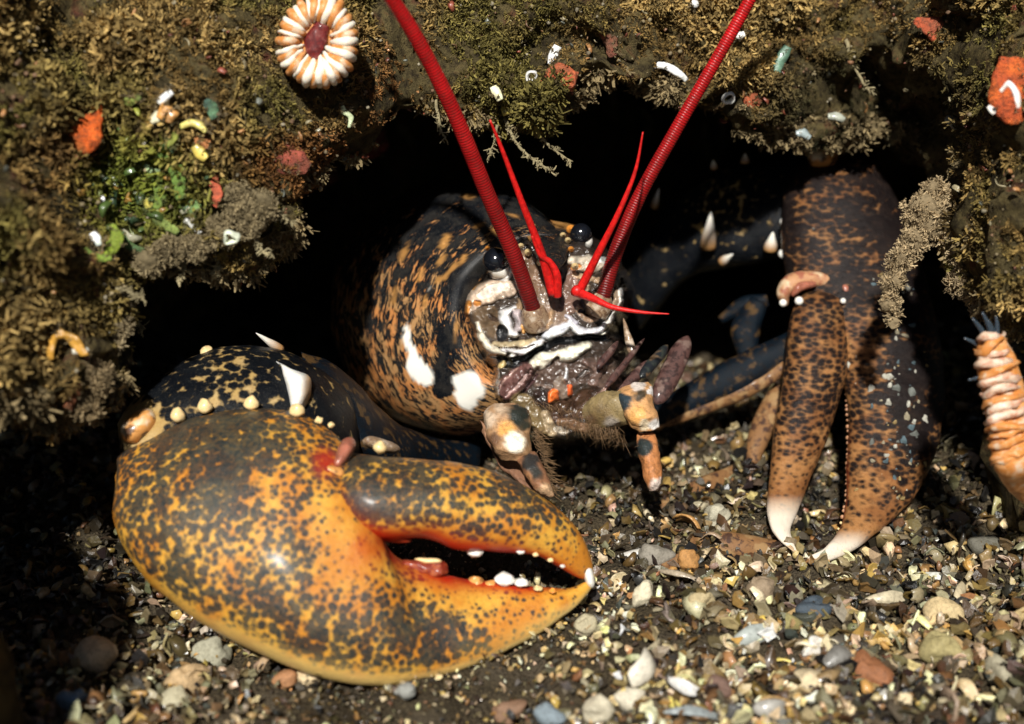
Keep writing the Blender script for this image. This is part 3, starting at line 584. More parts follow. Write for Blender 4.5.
STK = [  # points, widths, colour, relief in cm; sunken near-black strokes paint shade of gaps
 ([(474, 300), (500, 268), (515, 290)], [30, 40, 30], (.06, .045, .035), 0), ([(486, 315), (498, 328)], [26, 24], (.13, .085, .05), .05), ([(489, 318), (496, 322)], [6, 5], (.05, .03, .02), -.1),
 ([(525, 256), (536, 276), (541, 294)], [12, 20, 24], (.20, .12, .075), .18), ([(545, 300), (556, 316)], [22, 28], (.22, .145, .10), .22), ([(572, 276), (570, 302)], [12, 20], (.20, .12, .09), .12), ([(540, 300), (545, 322), (556, 324)], [7, 8, 7], (.26, .19, .14), .12),
 ([(466, 309), (478, 297), (493, 291), (511, 288)], [12, 20, 20, 15], (.66, .50, .37), .5), ([(481, 296), (496, 289), (508, 287)], [6, 9, 7], (.84, .74, .62), .12), ([(464, 313), (468, 306)], [8, 8], (.66, .27, .06), .1), ([(476, 304), (480, 303)], [5, 5], (.62, .25, .06), .05), ([(480, 284), (473, 290)], [3, 5], (.6, .3, .1), .05),
 ([(573, 263), (590, 265), (606, 262)], [12, 17, 10], (.66, .56, .43), .45), ([(597, 259), (606, 261)], [6, 8], (.88, .84, .78), .1), ([(572, 268), (578, 266)], [6, 5], (.66, .25, .06), .1), ([(575, 276), (598, 280)], [5, 6], (.45, .30, .18), .1),
 ([(489, 272), (497, 277), (507, 277), (513, 271)], [4, 7, 8, 5], (.84, .78, .72), .3),
 ([(519, 300), (519, 316), (529, 327), (545, 325), (551, 312)], [7, 8, 8, 8, 6], (.36, .23, .13), .42), ([(524, 298), (525, 314), (534, 321), (545, 315)], [2, 2.5, 2.5, 2], (.10, .05, .03), -.15), ([(516, 324), (528, 333), (543, 331)], [2.5, 3, 2.5], (.09, .06, .04), -.18),
 ([(514, 307), (506, 316), (506, 328), (514, 335)], [5, 11, 12, 8], (.90, .88, .86), .62), ([(518, 313), (518, 328)], [8, 9], (.50, .42, .42), .5), ([(523, 327), (523, 332)], [5, 5], (.75, .38, .12), .25), ([(501, 333), (502, 336)], [12, 11], (.02, .02, .022), -.5),
 ([(477, 323), (483, 338), (492, 349), (504, 354)], [3, 8, 10, 5], (.84, .76, .60), .45), ([(476, 334), (483, 348), (496, 358)], [2.5, 3, 2.5], (.26, .13, .07), .2), ([(496, 343), (512, 347), (534, 341)], [5, 8, 7], (.56, .44, .26), .3), ([(503, 350), (516, 353), (530, 349), (541, 339)], [5, 7, 10, 5], (.88, .86, .85), .5), ([(500, 348), (520, 349), (534, 344)], [1.5, 2, 1.5], (.12, .07, .04), -.1), ([(512, 357), (515, 357)], [5, 5], (.86, .82, .74), .25),
 ([(546, 334), (555, 331), (564, 326)], [9, 12, 10], (.80, .82, .90), .5), ([(569, 321), (577, 330), (592, 331), (605, 325)], [7, 11, 9, 5], (.84, .84, .88), .5), ([(604, 327), (614, 317), (620, 304), (620, 290)], [4, 6, 7, 5], (.80, .76, .70), .4), ([(566, 314), (576, 322)], [4, 5], (.62, .60, .66), .3), ([(598, 334), (608, 330), (616, 322)], [2, 3, 2], (.7, .65, .55), .25),
 ([(586, 288), (588, 304), (600, 313), (613, 304), (615, 290)], [6, 7, 8, 7, 6], (.38, .27, .18), .4), ([(578, 308), (586, 317), (596, 319)], [6, 7, 5], (.30, .19, .12), .2), ([(580, 311), (588, 314)], [4, 4], (.03, .02, .02), -.15), ([(590, 305), (602, 319), (614, 312)], [2, 2.5, 2], (.12, .07, .05), -.12),
 ([(494, 362), (520, 362), (545, 346), (575, 339), (606, 338)], [12, 9, 9, 8, 9], (.012, .012, .013), -.6),
 ([(530, 368), (543, 359), (556, 358), (570, 353), (586, 347)], [9, 14, 11, 14, 9], (.92, .86, .68), .5), ([(552, 366), (557, 361)], [6, 5], (.10, .07, .05), -.1), ([(500, 366), (503, 364)], [6, 6], (.62, .46, .20), .2),
 ([(540, 376), (575, 372), (600, 372)], [20, 26, 30], (.10, .065, .05), .05), ([(567, 368), (566, 378)], [5, 5], (.70, .70, .70), .3), ([(560, 384), (566, 392)], [14, 12], (.22, .16, .12), .25), ([(586, 362), (597, 370), (592, 384)], [7, 8, 7], (.16, .10, .08), .3), ([(578, 378), (588, 372)], [4, 5], (.07, .05, .04), -.2),
 ([(505, 398), (513, 385), (527, 369)], [12, 25, 14], (.17, .08, .07), .6), ([(507, 396), (519, 383), (530, 370)], [2.5, 4, 3], (.46, .30, .27), .15), ([(513, 401), (527, 388), (536, 373)], [2.5, 3, 2], (.10, .05, .05), -.2), ([(500, 393), (507, 379), (518, 368)], [2, 2.5, 2], (.40, .24, .20), .1),  # the lighter ridge line on the purple plate is a painted highlight
 ([(541, 398), (546, 400)], [20, 20], (.03, .018, .015), .35), ([(554, 393), (556, 400)], [9, 10], (.78, .16, .03), .35), ([(557, 402), (559, 404)], [6, 5], (.80, .42, .12), .2), ([(570, 386), (570, 392)], [5, 5], (.80, .13, .03), .3), ([(536, 384), (550, 388)], [4, 4], (.20, .14, .11), .2),
 ([(560, 410), (585, 404), (606, 400)], [22, 26, 22], (.07, .035, .022), -.2), ([(520, 402), (533, 418), (544, 436)], [20, 26, 24], (.20, .14, .065), .35), ([(548, 415), (552, 432)], [10, 10], (.48, .36, .22), .3), ([(556, 428), (566, 434)], [6, 7], (.50, .42, .32), .2),
 ([(562, 422), (585, 428), (604, 432)], [10, 12, 12], (.24, .13, .07), .1), ([(590, 418), (612, 412)], [6, 8], (.42, .30, .16), .3), ([(606, 434), (616, 428)], [4, 5], (.6, .58, .56), .25), ([(604, 388), (592, 404)], [6, 5], (.30, .18, .14), .3), ([(612, 380), (596, 398)], [3, 3], (.40, .26, .22), .3),
]
step = .78; gx_ = np.arange(454, 640, step); gy_ = np.arange(232, 450, step); FX, FY = np.meshgrid(gx_, gy_, indexing='ij')
wq = np.stack([FX.ravel()*.07, FY.ravel()*.07, 0*FX.ravel()], 1); wob = fbm(wq, 1, 3, 12).reshape(FX.shape); wob2 = fbm(wq*1.0+9, 1, 3, 15).reshape(FX.shape)
SX_, SY_ = FX+wob*2.2, FY+wob2*2.2
SDF = poly_sd(FX+wob*3, FY+wob2*3, OUT)
DEP = 61.9+1.6*((FX-552)/75)**2-.9*np.clip((FY-300)/60, -1, 1)+.35*np.clip((FY-350)/60, 0, 2)
CF = np.tile(np.array([.05, .036, .028]), FX.shape+(1,)); HGT = wob*.10
fine_ = fbm(wq*5, 1, 3, 31).reshape(FX.shape); med = fbm(wq*2, 1, 2, 41).reshape(FX.shape)
for pts, ws, colr, hh in STK:
    c = crom(np.hstack([np.array(pts, float), np.array(ws, float)[:, None]]), 10); best = np.full(FX.shape, 9.0)
    for x0, y0, w0 in c: best = np.minimum(best, np.hypot(SX_-x0, SY_-y0)/(w0/2))
    a_ = blend(best, .82, 1.12)[..., None]; dome = np.sqrt(np.clip(1-np.minimum(best, 1)**2, 0, 1))
    CF = CF*(1-a_)+np.array(colr)*(1+.30*med[..., None]+.22*fine_[..., None])*a_
    HGT = HGT*(1-.5*a_[..., 0])+hh*dome
CF = CF*(1-.35*np.clip(fine_-.35, 0, 1))[..., None]
DEP = DEP-HGT*.95-.12*med+fine_*.035+2.6*np.clip(1-SDF/9, 0, 2)**2.0
msk = SDF > -6
ids = -np.ones(FX.shape, int); ids[msk] = np.arange(msk.sum())
r_, u_ = (FX-512)/FPX, (362-FY)/FPX
V = np.stack([DEP*r_, DEP*(CP+u_*SP), CAMZ+DEP*(-SP+u_*CP)], -1)[msk]
q4 = np.stack([ids[:-1, :-1], ids[:-1, 1:], ids[1:, 1:], ids[1:, :-1]], -1).reshape(-1, 4); q4 = q4[(q4 >= 0).all(1)]
M['face'] = pig_material('face_plates', .2, 14, .015, .12, .5, .5, .1)
mk('face', V, q4, M['face'], LOB, col=np.clip(CF[msk], .005, .95))
HF = [('mouthpart', (597, 369, 61.0), (618, 341, 61.8), 9, 6, .2, 'purple'), ('mouthpart', (605, 388, 61.0), (645, 338, 62.8), 9, 4, .22, 'purple'), ('mouthpart', (623, 318, 63.4), (633, 356, 62.8), 3, 11, .15, 'tan_face'),
 ('mouthpart', (640, 378, 63.0), (668, 345, 64.4), 12, 10, .3, 'dark_face'), ('mouthpart', (656, 404, 63.6), (688, 336, 65.4), 22, 20, .35, 'purple'), ('mouthpart', (612, 402, 62.4), (650, 360, 63.8), 14, 10, .3, 'purple')]
for n, a, b, wa, wb, t, mt in HF: blob(n, a, b, wa, wb, t, M[mt], LOB, 1.05)
def pigcol(stops, base):
    def f(V):
        X, Y = scr(V); c = np.tile(base, (len(V), 1)).astype(float)
        for x, y, r0, r1, colr in stops:
            w = blend(np.hypot(X-x, Y-y)+fbm(V, 2.5, 2, 3)*2.5, r0, r1)[:, None]; c = c*(1-w)+np.array(colr)*w
        return c
    return f
M['pigshell'] = pig_material('limb_shell', .38, 5, .05, .4, .3, .05)
def limb(name, rows, t, colf, label, e=2.3):
    k = len(rows); rr = [(r[0], r[1], r[4], r[2], r[3], r[4], t*(.3 if i in (0, k-1) else 1)) for i, r in enumerate(rows)]
    V, F, UV = loft(st(rr), 12, 40, e, .10, 1.6, 7); o = mk(name, V, F, M['pigshell'], LOB, UV, colf(V)); o['label'] = label; return o
limb('maxilliped', [(480, 420, 500, 440, 62), (486, 440, 512, 450, 61.6), (500, 466, 526, 468, 60.6), (524, 488, 542, 486, 59.4), (540, 499, 546, 498, 59)], .5, pigcol([(495, 430, 6, 20, (.34, .18, .10)), (500, 455, 3, 9, (.12, .06, .03))], (.24, .12, .07)), 'translucent brown plate of the left maxilliped')
limb('maxilliped', [(494, 404, 514, 403, 60.8), (484, 413, 528, 410, 60.4), (484, 428, 531, 430, 59.8), (491, 446, 531, 449, 59.2), (503, 461, 526, 460, 59)], 1.0, pigcol([(486, 420, 7, 12, (.62, .46, .32)), (500, 408, 3, 8, (.60, .44, .30)), (494, 440, 4, 10, (.16, .08, .04)), (518, 415, 9, 13, (.02, .025, .02)), (526, 425, 4, 7, (.03, .03, .02)), (506, 428, 6, 11, (.74, .36, .10)), (515, 443, 9, 12.5, (.96, .90, .72))], (.42, .24, .12)), 'maxilliped with a large cream patch')
limb('maxilliped', [(514, 453, 534, 450, 59.2), (519, 464, 541, 460, 58.6), (526, 477, 547, 473, 58), (535, 490, 552, 486, 57.6), (546, 499, 553, 497, 57.5)], .7, pigcol([(530, 462, 6, 11, (.03, .03, .03)), (536, 474, 4, 9, (.04, .04, .035)), (527, 478, 3, 7, (.42, .2, .09)), (546, 492, 5, 11, (.72, .46, .26))], (.30, .14, .07)), 'brown tip of the left maxilliped')
limb('maxilliped', [(574, 410, 582, 426, 62.4), (590, 399, 602, 430, 61.8), (606, 391, 622, 426, 61.4), (622, 391, 636, 420, 61.4), (630, 398, 638, 412, 61.4)], .9, pigcol([(600, 415, 6, 16, (.18, .12, .05)), (612, 425, 4, 10, (.40, .34, .28)), (590, 420, 3, 9, (.2, .12, .06))], (.26, .19, .085)), 'olive segment of the right maxilliped')
limb('maxilliped', [(626, 386, 648, 381, 61.8), (616, 394, 653, 388, 61.4), (618, 406, 652, 401, 61), (628, 421, 657, 415, 60.6), (638, 432, 660, 427, 60.6)], 1.0, pigcol([(638, 385, 5, 8, (.78, .68, .60)), (623, 402, 8, 11, (.02, .035, .045)), (641, 396, 4, 8, (.07, .05, .03)), (652, 391, 3, 5, (.90, .85, .80)), (638, 416, 6, 12, (.82, .42, .13)), (645, 424, 4, 7, (.92, .75, .5)), (655, 424, 4, 8, (.95, .90, .84))], (.68, .36, .15)), 'orange knee with white tip on the right maxilliped')
limb('maxilliped', [(637, 434, 655, 432, 61), (637, 448, 658, 446, 60.6), (642, 466, 661, 464, 60.2), (646, 482, 661, 481, 59.8), (650, 490, 659, 490, 59.8)], .65, pigcol([(643, 448, 7, 11, (.03, .04, .04)), (656, 485, 5, 9, (.85, .7, .6))], (.50, .20, .07)), 'dark and orange tip of the right maxilliped')
# bristles of the mouthparts: fine hairs nobody could count, one part
vs, fs, off = [], [], 0
def hairs(p0, p1, n, ln, dirv, spread, rad=.007):
    global off
    for k in range(n):
        t = random.random(); a = np.array(p0)*(1-t)+np.array(p1)*t+RNG.normal(0, .12, 3); d = nrm(np.array(dirv)+RNG.normal(0, spread*1.5, 3))*ln*random.uniform(.3, 1.1)
        s_ = nrm(np.cross(d, [0.1, 1, .2]))*rad; vs.append(np.array([a-s_, a+s_, a+d*.6+s_*.6+[0, 0, -.05], a+d+[0, 0, -.12], a+np.cross(s_, nrm(d))*1.2]))
        fs.extend([[off, off+1, off+2], [off, off+2, off+3], [off+4, off+2, off+3], [off+1, off+4, off+2]]); off += 5
hairs(P(533, 430, 60.5), P(552, 490, 58.2), 190, .8, (.9, 0, -.25), .35); hairs(P(560, 420, 61), P(620, 430, 61), 240, .9, (-.2, -.2, -.8), .4)
hairs(P(590, 425, 61.3), P(625, 440, 60.8), 110, .8, (-.6, -.1, -.5), .4); hairs(P(530, 400, 61), P(585, 415, 61), 140, .7, (0, -.3, -.7), .5)
hairs(P(640, 410, 61), P(652, 470, 60), 60, .5, (.8, 0, -.4), .4)
M['hair'] = plain('bristle', (.20, .12, .06), .5, .3)
tag(mk('bristles', np.vstack(vs), fs, M['hair'], LOB), kind='stuff')

# antennae with their rings, and the forked antennules
def antenna(pts, rads, pitch, mat, label):
    c = crom(np.hstack([np.array([P(*p) for p in pts]), np.array(rads)[:, None]]), 60); C, Rr = c[:, :3], c[:, 3]
    L = np.concatenate([[0], np.cumsum(np.linalg.norm(np.diff(C, axis=0), axis=1))]); n = int(L[-1]/pitch); k = np.arange(n*4)/4*pitch
    C = np.stack([np.interp(k, L, C[:, i]) for i in range(3)], 1); Rr = np.interp(k, L, Rr); ph = (np.arange(n*4) % 4)
    Rr = Rr*np.where(ph == 0, .945, np.where(ph == 2, 1.015, 1.0))*(1+.025*vnoise(C, 1.1, 5))
    V, F, UV = ring_tube(C, Rr, 16); g_ = np.clip(UV[:, :1]*1.5, 0, 1)**.8; cl_ = (1-g_)*np.array([.13, .006, .006])+g_*np.array([.52, .010, .012])
    dark = np.append(np.repeat(np.where(ph == 0, .42, np.where(ph == 2, 1.12, .9)), 16), [1, 1])[:, None]; o = mk('antenna', V, F, M['antenna'], LOB, UV, cl_*dark*(1+.25*fbm(V, 1.5, 2, 3)[:, None])); o['label'] = label; return o
antenna([(534, 312, 61.2), (515, 258, 59.8), (488, 195, 58), (455, 115, 55.5), (423, 50, 53.4), (390, -4, 51.6), (330, -90, 48.5)], [.40, .39, .37, .35, .33, .315, .30], .135, M['red'], 'left antenna, the thicker red whip')
antenna([(602, 300, 62.2), (616, 252, 61.8), (640, 195, 61), (677, 128, 60), (715, 62, 59), (752, -4, 58), (800, -90, 56.5)], [.40, .375, .345, .32, .30, .29, .27], .13, M['red'], 'right antenna, slightly thinner red whip')
for x, y, d, r in ((534, 312, 61.2, .62), (601, 299, 62.3, .6)):
    t = nrm(P(x-8, y-40, d-1)-P(x, y, d)) if x < 560 else nrm(P(x+14, y-40, d-.4)-P(x, y, d)); c = P(x, y, d)
    V, F, UV = tube([c-t*.9, c-t*.45, c-t*.1, c+t*.1, c+t*.25], [r*1.0, r*1.15, r*1.05, r*.95, r*.78], 4, 20); mk('antenna_base', V, F, M['tan_face'], LOB, UV)
def annule(pts, r0, r1, mat):
    n = len(pts); V, F, UV = tube([P(*p) for p in pts], np.linspace(r0, r1, n), 12, 10); mk('antennule', V, F, mat, LOB, UV)
annule([(553, 294, 60.4), (541, 252, 59.4), (521, 200, 58), (503, 152, 56.8), (490, 120, 56)], .26, .05, M['redb'])
annule([(557, 296, 60.4), (557, 276, 59.8), (550, 262, 59.5), (540, 255, 59.2), (532, 236, 58.6)], .24, .07, M['redb'])
annule([(578, 294, 60.8), (597, 256, 59.6), (618, 214, 58.4), (635, 172, 57.6), (643, 132, 57)], .24, .04, M['redb'])
annule([(574, 291, 60.8), (592, 298, 60.0), (612, 307, 59.4), (640, 312, 59), (669, 314, 58.6)], .25, .03, M['redb'])
v, f = sphere(P(577, 291, 60.5), .3, 10, 12); mk('antennule_base', v, f, M['redb'], LOB)

# walking legs
def leg(pts, rads, mat, label=None, sq=.75):
    c = [P(*p) for p in pts]; rows = []
    for k, (q, r) in enumerate(zip(c, rads)):
        tn = c[min(k+1, len(c)-1)]-c[max(k-1, 0)]; sd_ = nrm(np.cross(tn, nrm(q-np.array([0, 0, CAMZ])))); rows.append((q-sd_*r, q+sd_*r, r*sq))
    V, F, UV = loft(rows, 8, 22, 2, .06, .9, 5); o = mk('walking_leg', V, F, mat, LOB, UV)
    if label: o['label'] = label
    return o
W = leg([(640, 425, 72), (690, 402, 71.5), (740, 376, 71), (785, 352, 71), (800, 340, 71)], [.7, 1.05, 1.15, 1.0, .8], M['leg'], 'dark blue leg reaching behind the pincer claw')
leg([(650, 428, 71.6), (700, 409, 71), (745, 390, 70.6), (786, 366, 70.4)], [.2, .42, .5, .4], M['brownleg'], 'orange under-edge of the dark blue leg')
leg([(760, 300, 74), (745, 330, 73.5), (748, 355, 73)], [.5, .9, .5], M['leg']); leg([(720, 320, 75), (745, 305, 74.5), (768, 300, 74)], [.3, .5, .4], M['leg'])
leg([(786, 388, 71.5), (770, 415, 70.8), (758, 440, 70), (752, 462, 69.4)], [.7, .75, .6, .4], M['brownleg'], 'orange blotched leg beside the pincer finger')
leg([(745, 470, 69.5), (700, 490, 67.5), (660, 510, 66)], [.5, .6, .4], M['brownleg'])
leg([(800, 548, 62.4), (775, 553, 61.6), (740, 548, 61.4), (705, 542, 61.6), (690, 540, 62)], [.35, .65, .75, .55, .2], M['brownleg'], 'brown leg tip lying on the gravel under the pincer')
leg([(688, 552, 60), (672, 562, 59.6), (655, 572, 59.2), (640, 572, 59)], [.12, .28, .35, .2], M['brownleg'])

# ------------------------------------------------------------------ gravel, shells and turf
def templates_chip(kind, seed):
    """small closed irregular pieces with radius about 1"""
    r = np.random.default_rng(seed)
    if kind == 'pebble':
        v, f = sphere((0, 0, 0), 1.0, 7, 8); v = v*np.array([1, r.uniform(.6, .95), r.uniform(.45, .8)])
        v = v*(1+.28*vnoise(v, 1.3, seed)[:, None])+vecnoise(v, 2.2, 2, seed)*.24
    elif kind == 'chip':       # angular flake
        n = 6; a = np.sort(r.uniform(0, 2*np.pi, n)); rad = r.uniform(.5, 1.15, n)
        top = np.stack([np.cos(a)*rad, np.sin(a)*rad*.75, .13+r.normal(0, .06, n)], 1); bot = top*[.9, .9, 1]-[0, 0, .30]
        v = np.vstack([top, bot, [[0, 0, .27]], [[0, 0, -.2]]]); f = []
        for i in range(n): j = (i+1) % n; f += [[i, j, 2*n], [j, i, n+i], [j, n+i, n+j], [n+j, n+i, 2*n+1]]
    else:                      # curved shell piece with thickness
        n, m = 7, 4; g = []; w = r.uniform(.5, .85); ang = r.uniform(1.0, 2.2)
        for lay in (1.0, .84):
            for i in range(n):
                for j in range(m):
                    u_, t_ = i/(n-1)*2-1, j/(m-1)*2-1; wid = w*(1-.45*u_*u_)
                    a = t_*ang/2; g.append([u_*1.0+.15*t_*t_, math.sin(a)*wid*lay*1.1, math.cos(a)*wid*lay-.25*u_*u_-.3])
        v = np.array(g); L = n*m; f = []
        q = lambda a, b, c, d: f.extend([[a, b, c], [a, c, d]])
        for i in range(n-1):
            for j in range(m-1): a = i*m+j; q(a, a+m, a+m+1, a+1); q(L+a, L+a+1, L+a+m+1, L+a+m)
            q(i*m, L+i*m, L+i*m+m, i*m+m); a = i*m+m-1; q(a, a+m, L+a+m, L+a)
        for j in range(m-1): q(j, j+1, L+j+1, L+j); a = (n-1)*m+j; q(a, L+a, L+a+1, a+1)
        v = v+vecnoise(v, 1.2, 1, seed)*.1
    tri = []
    for q_ in f:
        tri.append(q_[:3]);
        if len(q_) == 4: tri.append([q_[0], q_[2], q_[3]])
    if kind == 'chip':         # one subdivision and a little noise keeps it from looking cut
        vv = [tuple(p) for p in v]; mid = {}; t2 = []
        def mp(a, b):
            k = (min(a, b), max(a, b))
            if k not in mid: vv.append(tuple((np.array(vv[a])+np.array(vv[b]))/2)); mid[k] = len(vv)-1
            return mid[k]
        for a, b, c in tri: x, y, z = mp(a, b), mp(b, c), mp(c, a); t2 += [[a, x, z], [x, b, y], [z, y, c], [x, y, z]]
        v = np.array(vv); v = v+vecnoise(v, 1.9, 2, seed)*.17; tri = t2
    return v, np.array(tri)
def randrot(n, rng, tilt=1.0):
    z = rng.uniform(0, 2*np.pi, n); ax = rng.normal(0, .45*tilt, n); ay = rng.normal(0, .45*tilt, n)
    cz, sz, cx, sx, cy, sy = np.cos(z), np.sin(z), np.cos(ax), np.sin(ax), np.cos(ay), np.sin(ay); o, l = np.zeros(n), np.ones(n)
    Rz = np.stack([cz, -sz, o, sz, cz, o, o, o, l], 1).reshape(n, 3, 3); Rx = np.stack([l, o, o, o, cx, -sx, o, sx, cx], 1).reshape(n, 3, 3); Ry = np.stack([cy, o, sy, o, l, o, -sy, o, cy], 1).reshape(n, 3, 3)
    return Ry@Rx@Rz
def scatter(tmpl, pos, rot, size, colr):
    """merge copies of templates into vertex/triangle arrays"""
    k = RNG.integers(0, len(tmpl), len(pos)); vs, fs, cs, off = [], [], [], 0
    for t, (tv, tf) in enumerate(tmpl):
        ix = np.where(k == t)[0]
        if not len(ix): continue
        v = np.einsum('nij,vj->nvi', rot[ix], tv)*size[ix][:, None, None]+pos[ix][:, None]
        f = tf[None]+(np.arange(len(ix))*len(tv))[:, None, None]+off; vs.append(v.reshape(-1, 3)); fs.append(f.reshape(-1, 3)); off += len(ix)*len(tv)
        cs.append(np.repeat(colr[ix], len(tv), 0))
    return np.vstack(vs), np.vstack(fs), np.vstack(cs)
def flake(seed):
    r = np.random.default_rng(seed); n = 7; a = np.linspace(0, 2*np.pi, n, endpoint=False)+r.normal(0, .22, n); rad = r.uniform(.5, 1.2, n); cv = r.uniform(.1, .5)
    x_, y_ = np.cos(a)*rad, np.sin(a)*rad*r.uniform(.5, .9); z = -cv*(x_**2+y_**2)+r.normal(0, .07, n); t_ = r.uniform(.07, .2)
    v = np.vstack([np.stack([x_, y_, z], 1), np.stack([x_*.92, y_*.92, z-t_], 1), [[0, 0, .05]], [[0, 0, -t_]]]); f = []
    for i in range(n): j = (i+1) % n; f += [[i, j, 2*n], [j, i, n+i], [j, n+i, n+j], [n+j, n+i, 2*n+1]]
    return v, np.array(f)
FL = [flake(s) for s in range(14)]
CH = [templates_chip('chip', s) for s in range(9)]; PB = [templates_chip('pebble', s) for s in range(9)]; SH = [templates_chip('shell', s) for s in range(7)]
PAL = np.array([(.52, .41, .22), (.66, .56, .36), (.30, .20, .09), (.14, .09, .045), (.46, .30, .11), (.76, .68, .50), (.07, .055, .045), (.20, .19, .15), (.28, .15, .08), (.44, .40, .30), (.09, .10, .11), (.58, .40, .14)])
def palette(n, w=None):
    c = PAL[RNG.choice(len(PAL), n, p=w)]; return np.clip(c*(.22+1.1*RNG.random((n, 1))**1.7)*np.array([1.05, .95, .78])*(1+RNG.normal(0, .07, (n, 3))), .01, .85)
def seabed_spots(n, y0=33, y1=82):
    y = y0+(y1-y0)*RNG.random(n)**1.12; x = RNG.uniform(-.56, .56, n)*(y+3); return x, y
def coarse(x, y):          # pieces are larger to the right, finer under the big claw
    return .5+.85*np.clip((x+1)/10, 0, 1)+.7*np.clip((-x-9)/6, 0, 1)
x, y = seabed_spots(5200); s1 = (.09+.20*RNG.random(len(x))**1.5)*coarse(x, y)
V, F, C = scatter(CH+PB[:2], np.stack([x, y, gz(x, y)+s1*.35], 1), randrot(len(x), RNG, 1.6), s1, palette(len(x)))
tag(mk('gravel', V, F, M['gravel'], col=C, smooth=True, origin=np.zeros(3)), kind='stuff')
x, y = seabed_spots(3800, 34, 80); s1 = (.18+.38*RNG.random(len(x))**2)*coarse(x, y)
V, F, C = scatter(CH+SH+FL, np.stack([x, y, gz(x, y)+s1*.5+.12], 1), randrot(len(x), RNG, 1.8), s1, palette(len(x), np.array([2, 3, 1.5, 1, 2, 2.5, .7, 1, 1.2, 1.6, 1, 1.8])/19.3))
tag(mk('shell_gravel', V, F, M['shell'], col=C, smooth=True, origin=np.zeros(3)), kind='stuff')

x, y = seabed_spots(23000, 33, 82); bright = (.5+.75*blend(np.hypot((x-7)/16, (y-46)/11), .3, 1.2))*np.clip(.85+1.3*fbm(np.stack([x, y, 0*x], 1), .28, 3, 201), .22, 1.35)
s1 = (.10+.36*RNG.random(len(x))**2.2)*coarse(x, y)
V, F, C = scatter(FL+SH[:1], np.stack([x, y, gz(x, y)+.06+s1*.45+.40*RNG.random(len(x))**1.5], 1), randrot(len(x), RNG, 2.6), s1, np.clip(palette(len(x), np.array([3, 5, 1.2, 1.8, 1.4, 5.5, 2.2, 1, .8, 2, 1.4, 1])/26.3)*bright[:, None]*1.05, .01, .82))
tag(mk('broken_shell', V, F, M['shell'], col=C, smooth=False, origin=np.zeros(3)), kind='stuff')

def ground_pt(px, py, lift=.3):
    r = (px-512)/FPX; u = (362-py)/FPX; d = CAMZ/(SP-u*CP)
    for _ in range(6):
        p = P(px, py, d); h = float(gz(np.array([p[0]]), np.array([p[1]]))[0])+lift; d = (CAMZ-h)/(SP-u*CP)
    return P(px, py, d), d
def loose(name, cat, tmpl, px, py, size, colr, label, tilt=(0, 0, 0), sc=(1, 1, 1), lift=.3, group=None, smooth=True, mat='shell'):
    p, d = ground_pt(px, py, lift); tv, tf = tmpl; v = tv*np.array(sc)
    from mathutils import Euler
    Rm = np.array(Euler([math.radians(a) for a in tilt]).to_matrix()); v = v@Rm.T*pxcm(size/2, d)+p
    # one round of subdivision and noise so a big piece is not a crude polygon
    v = v+vecnoise(v, 1.1, 2, int(px))*.05*pxcm(size, d)
    me = mk(name, v, tf.tolist(), M[mat], col=np.tile(colr, (len(v), 1)), smooth=smooth)
    md = me.modifiers.new('round', 'SUBSURF'); md.levels = 1; md.render_levels = 1; md.subdivision_type = 'CATMULL_CLARK' 
    return tag(me, label, cat, group)
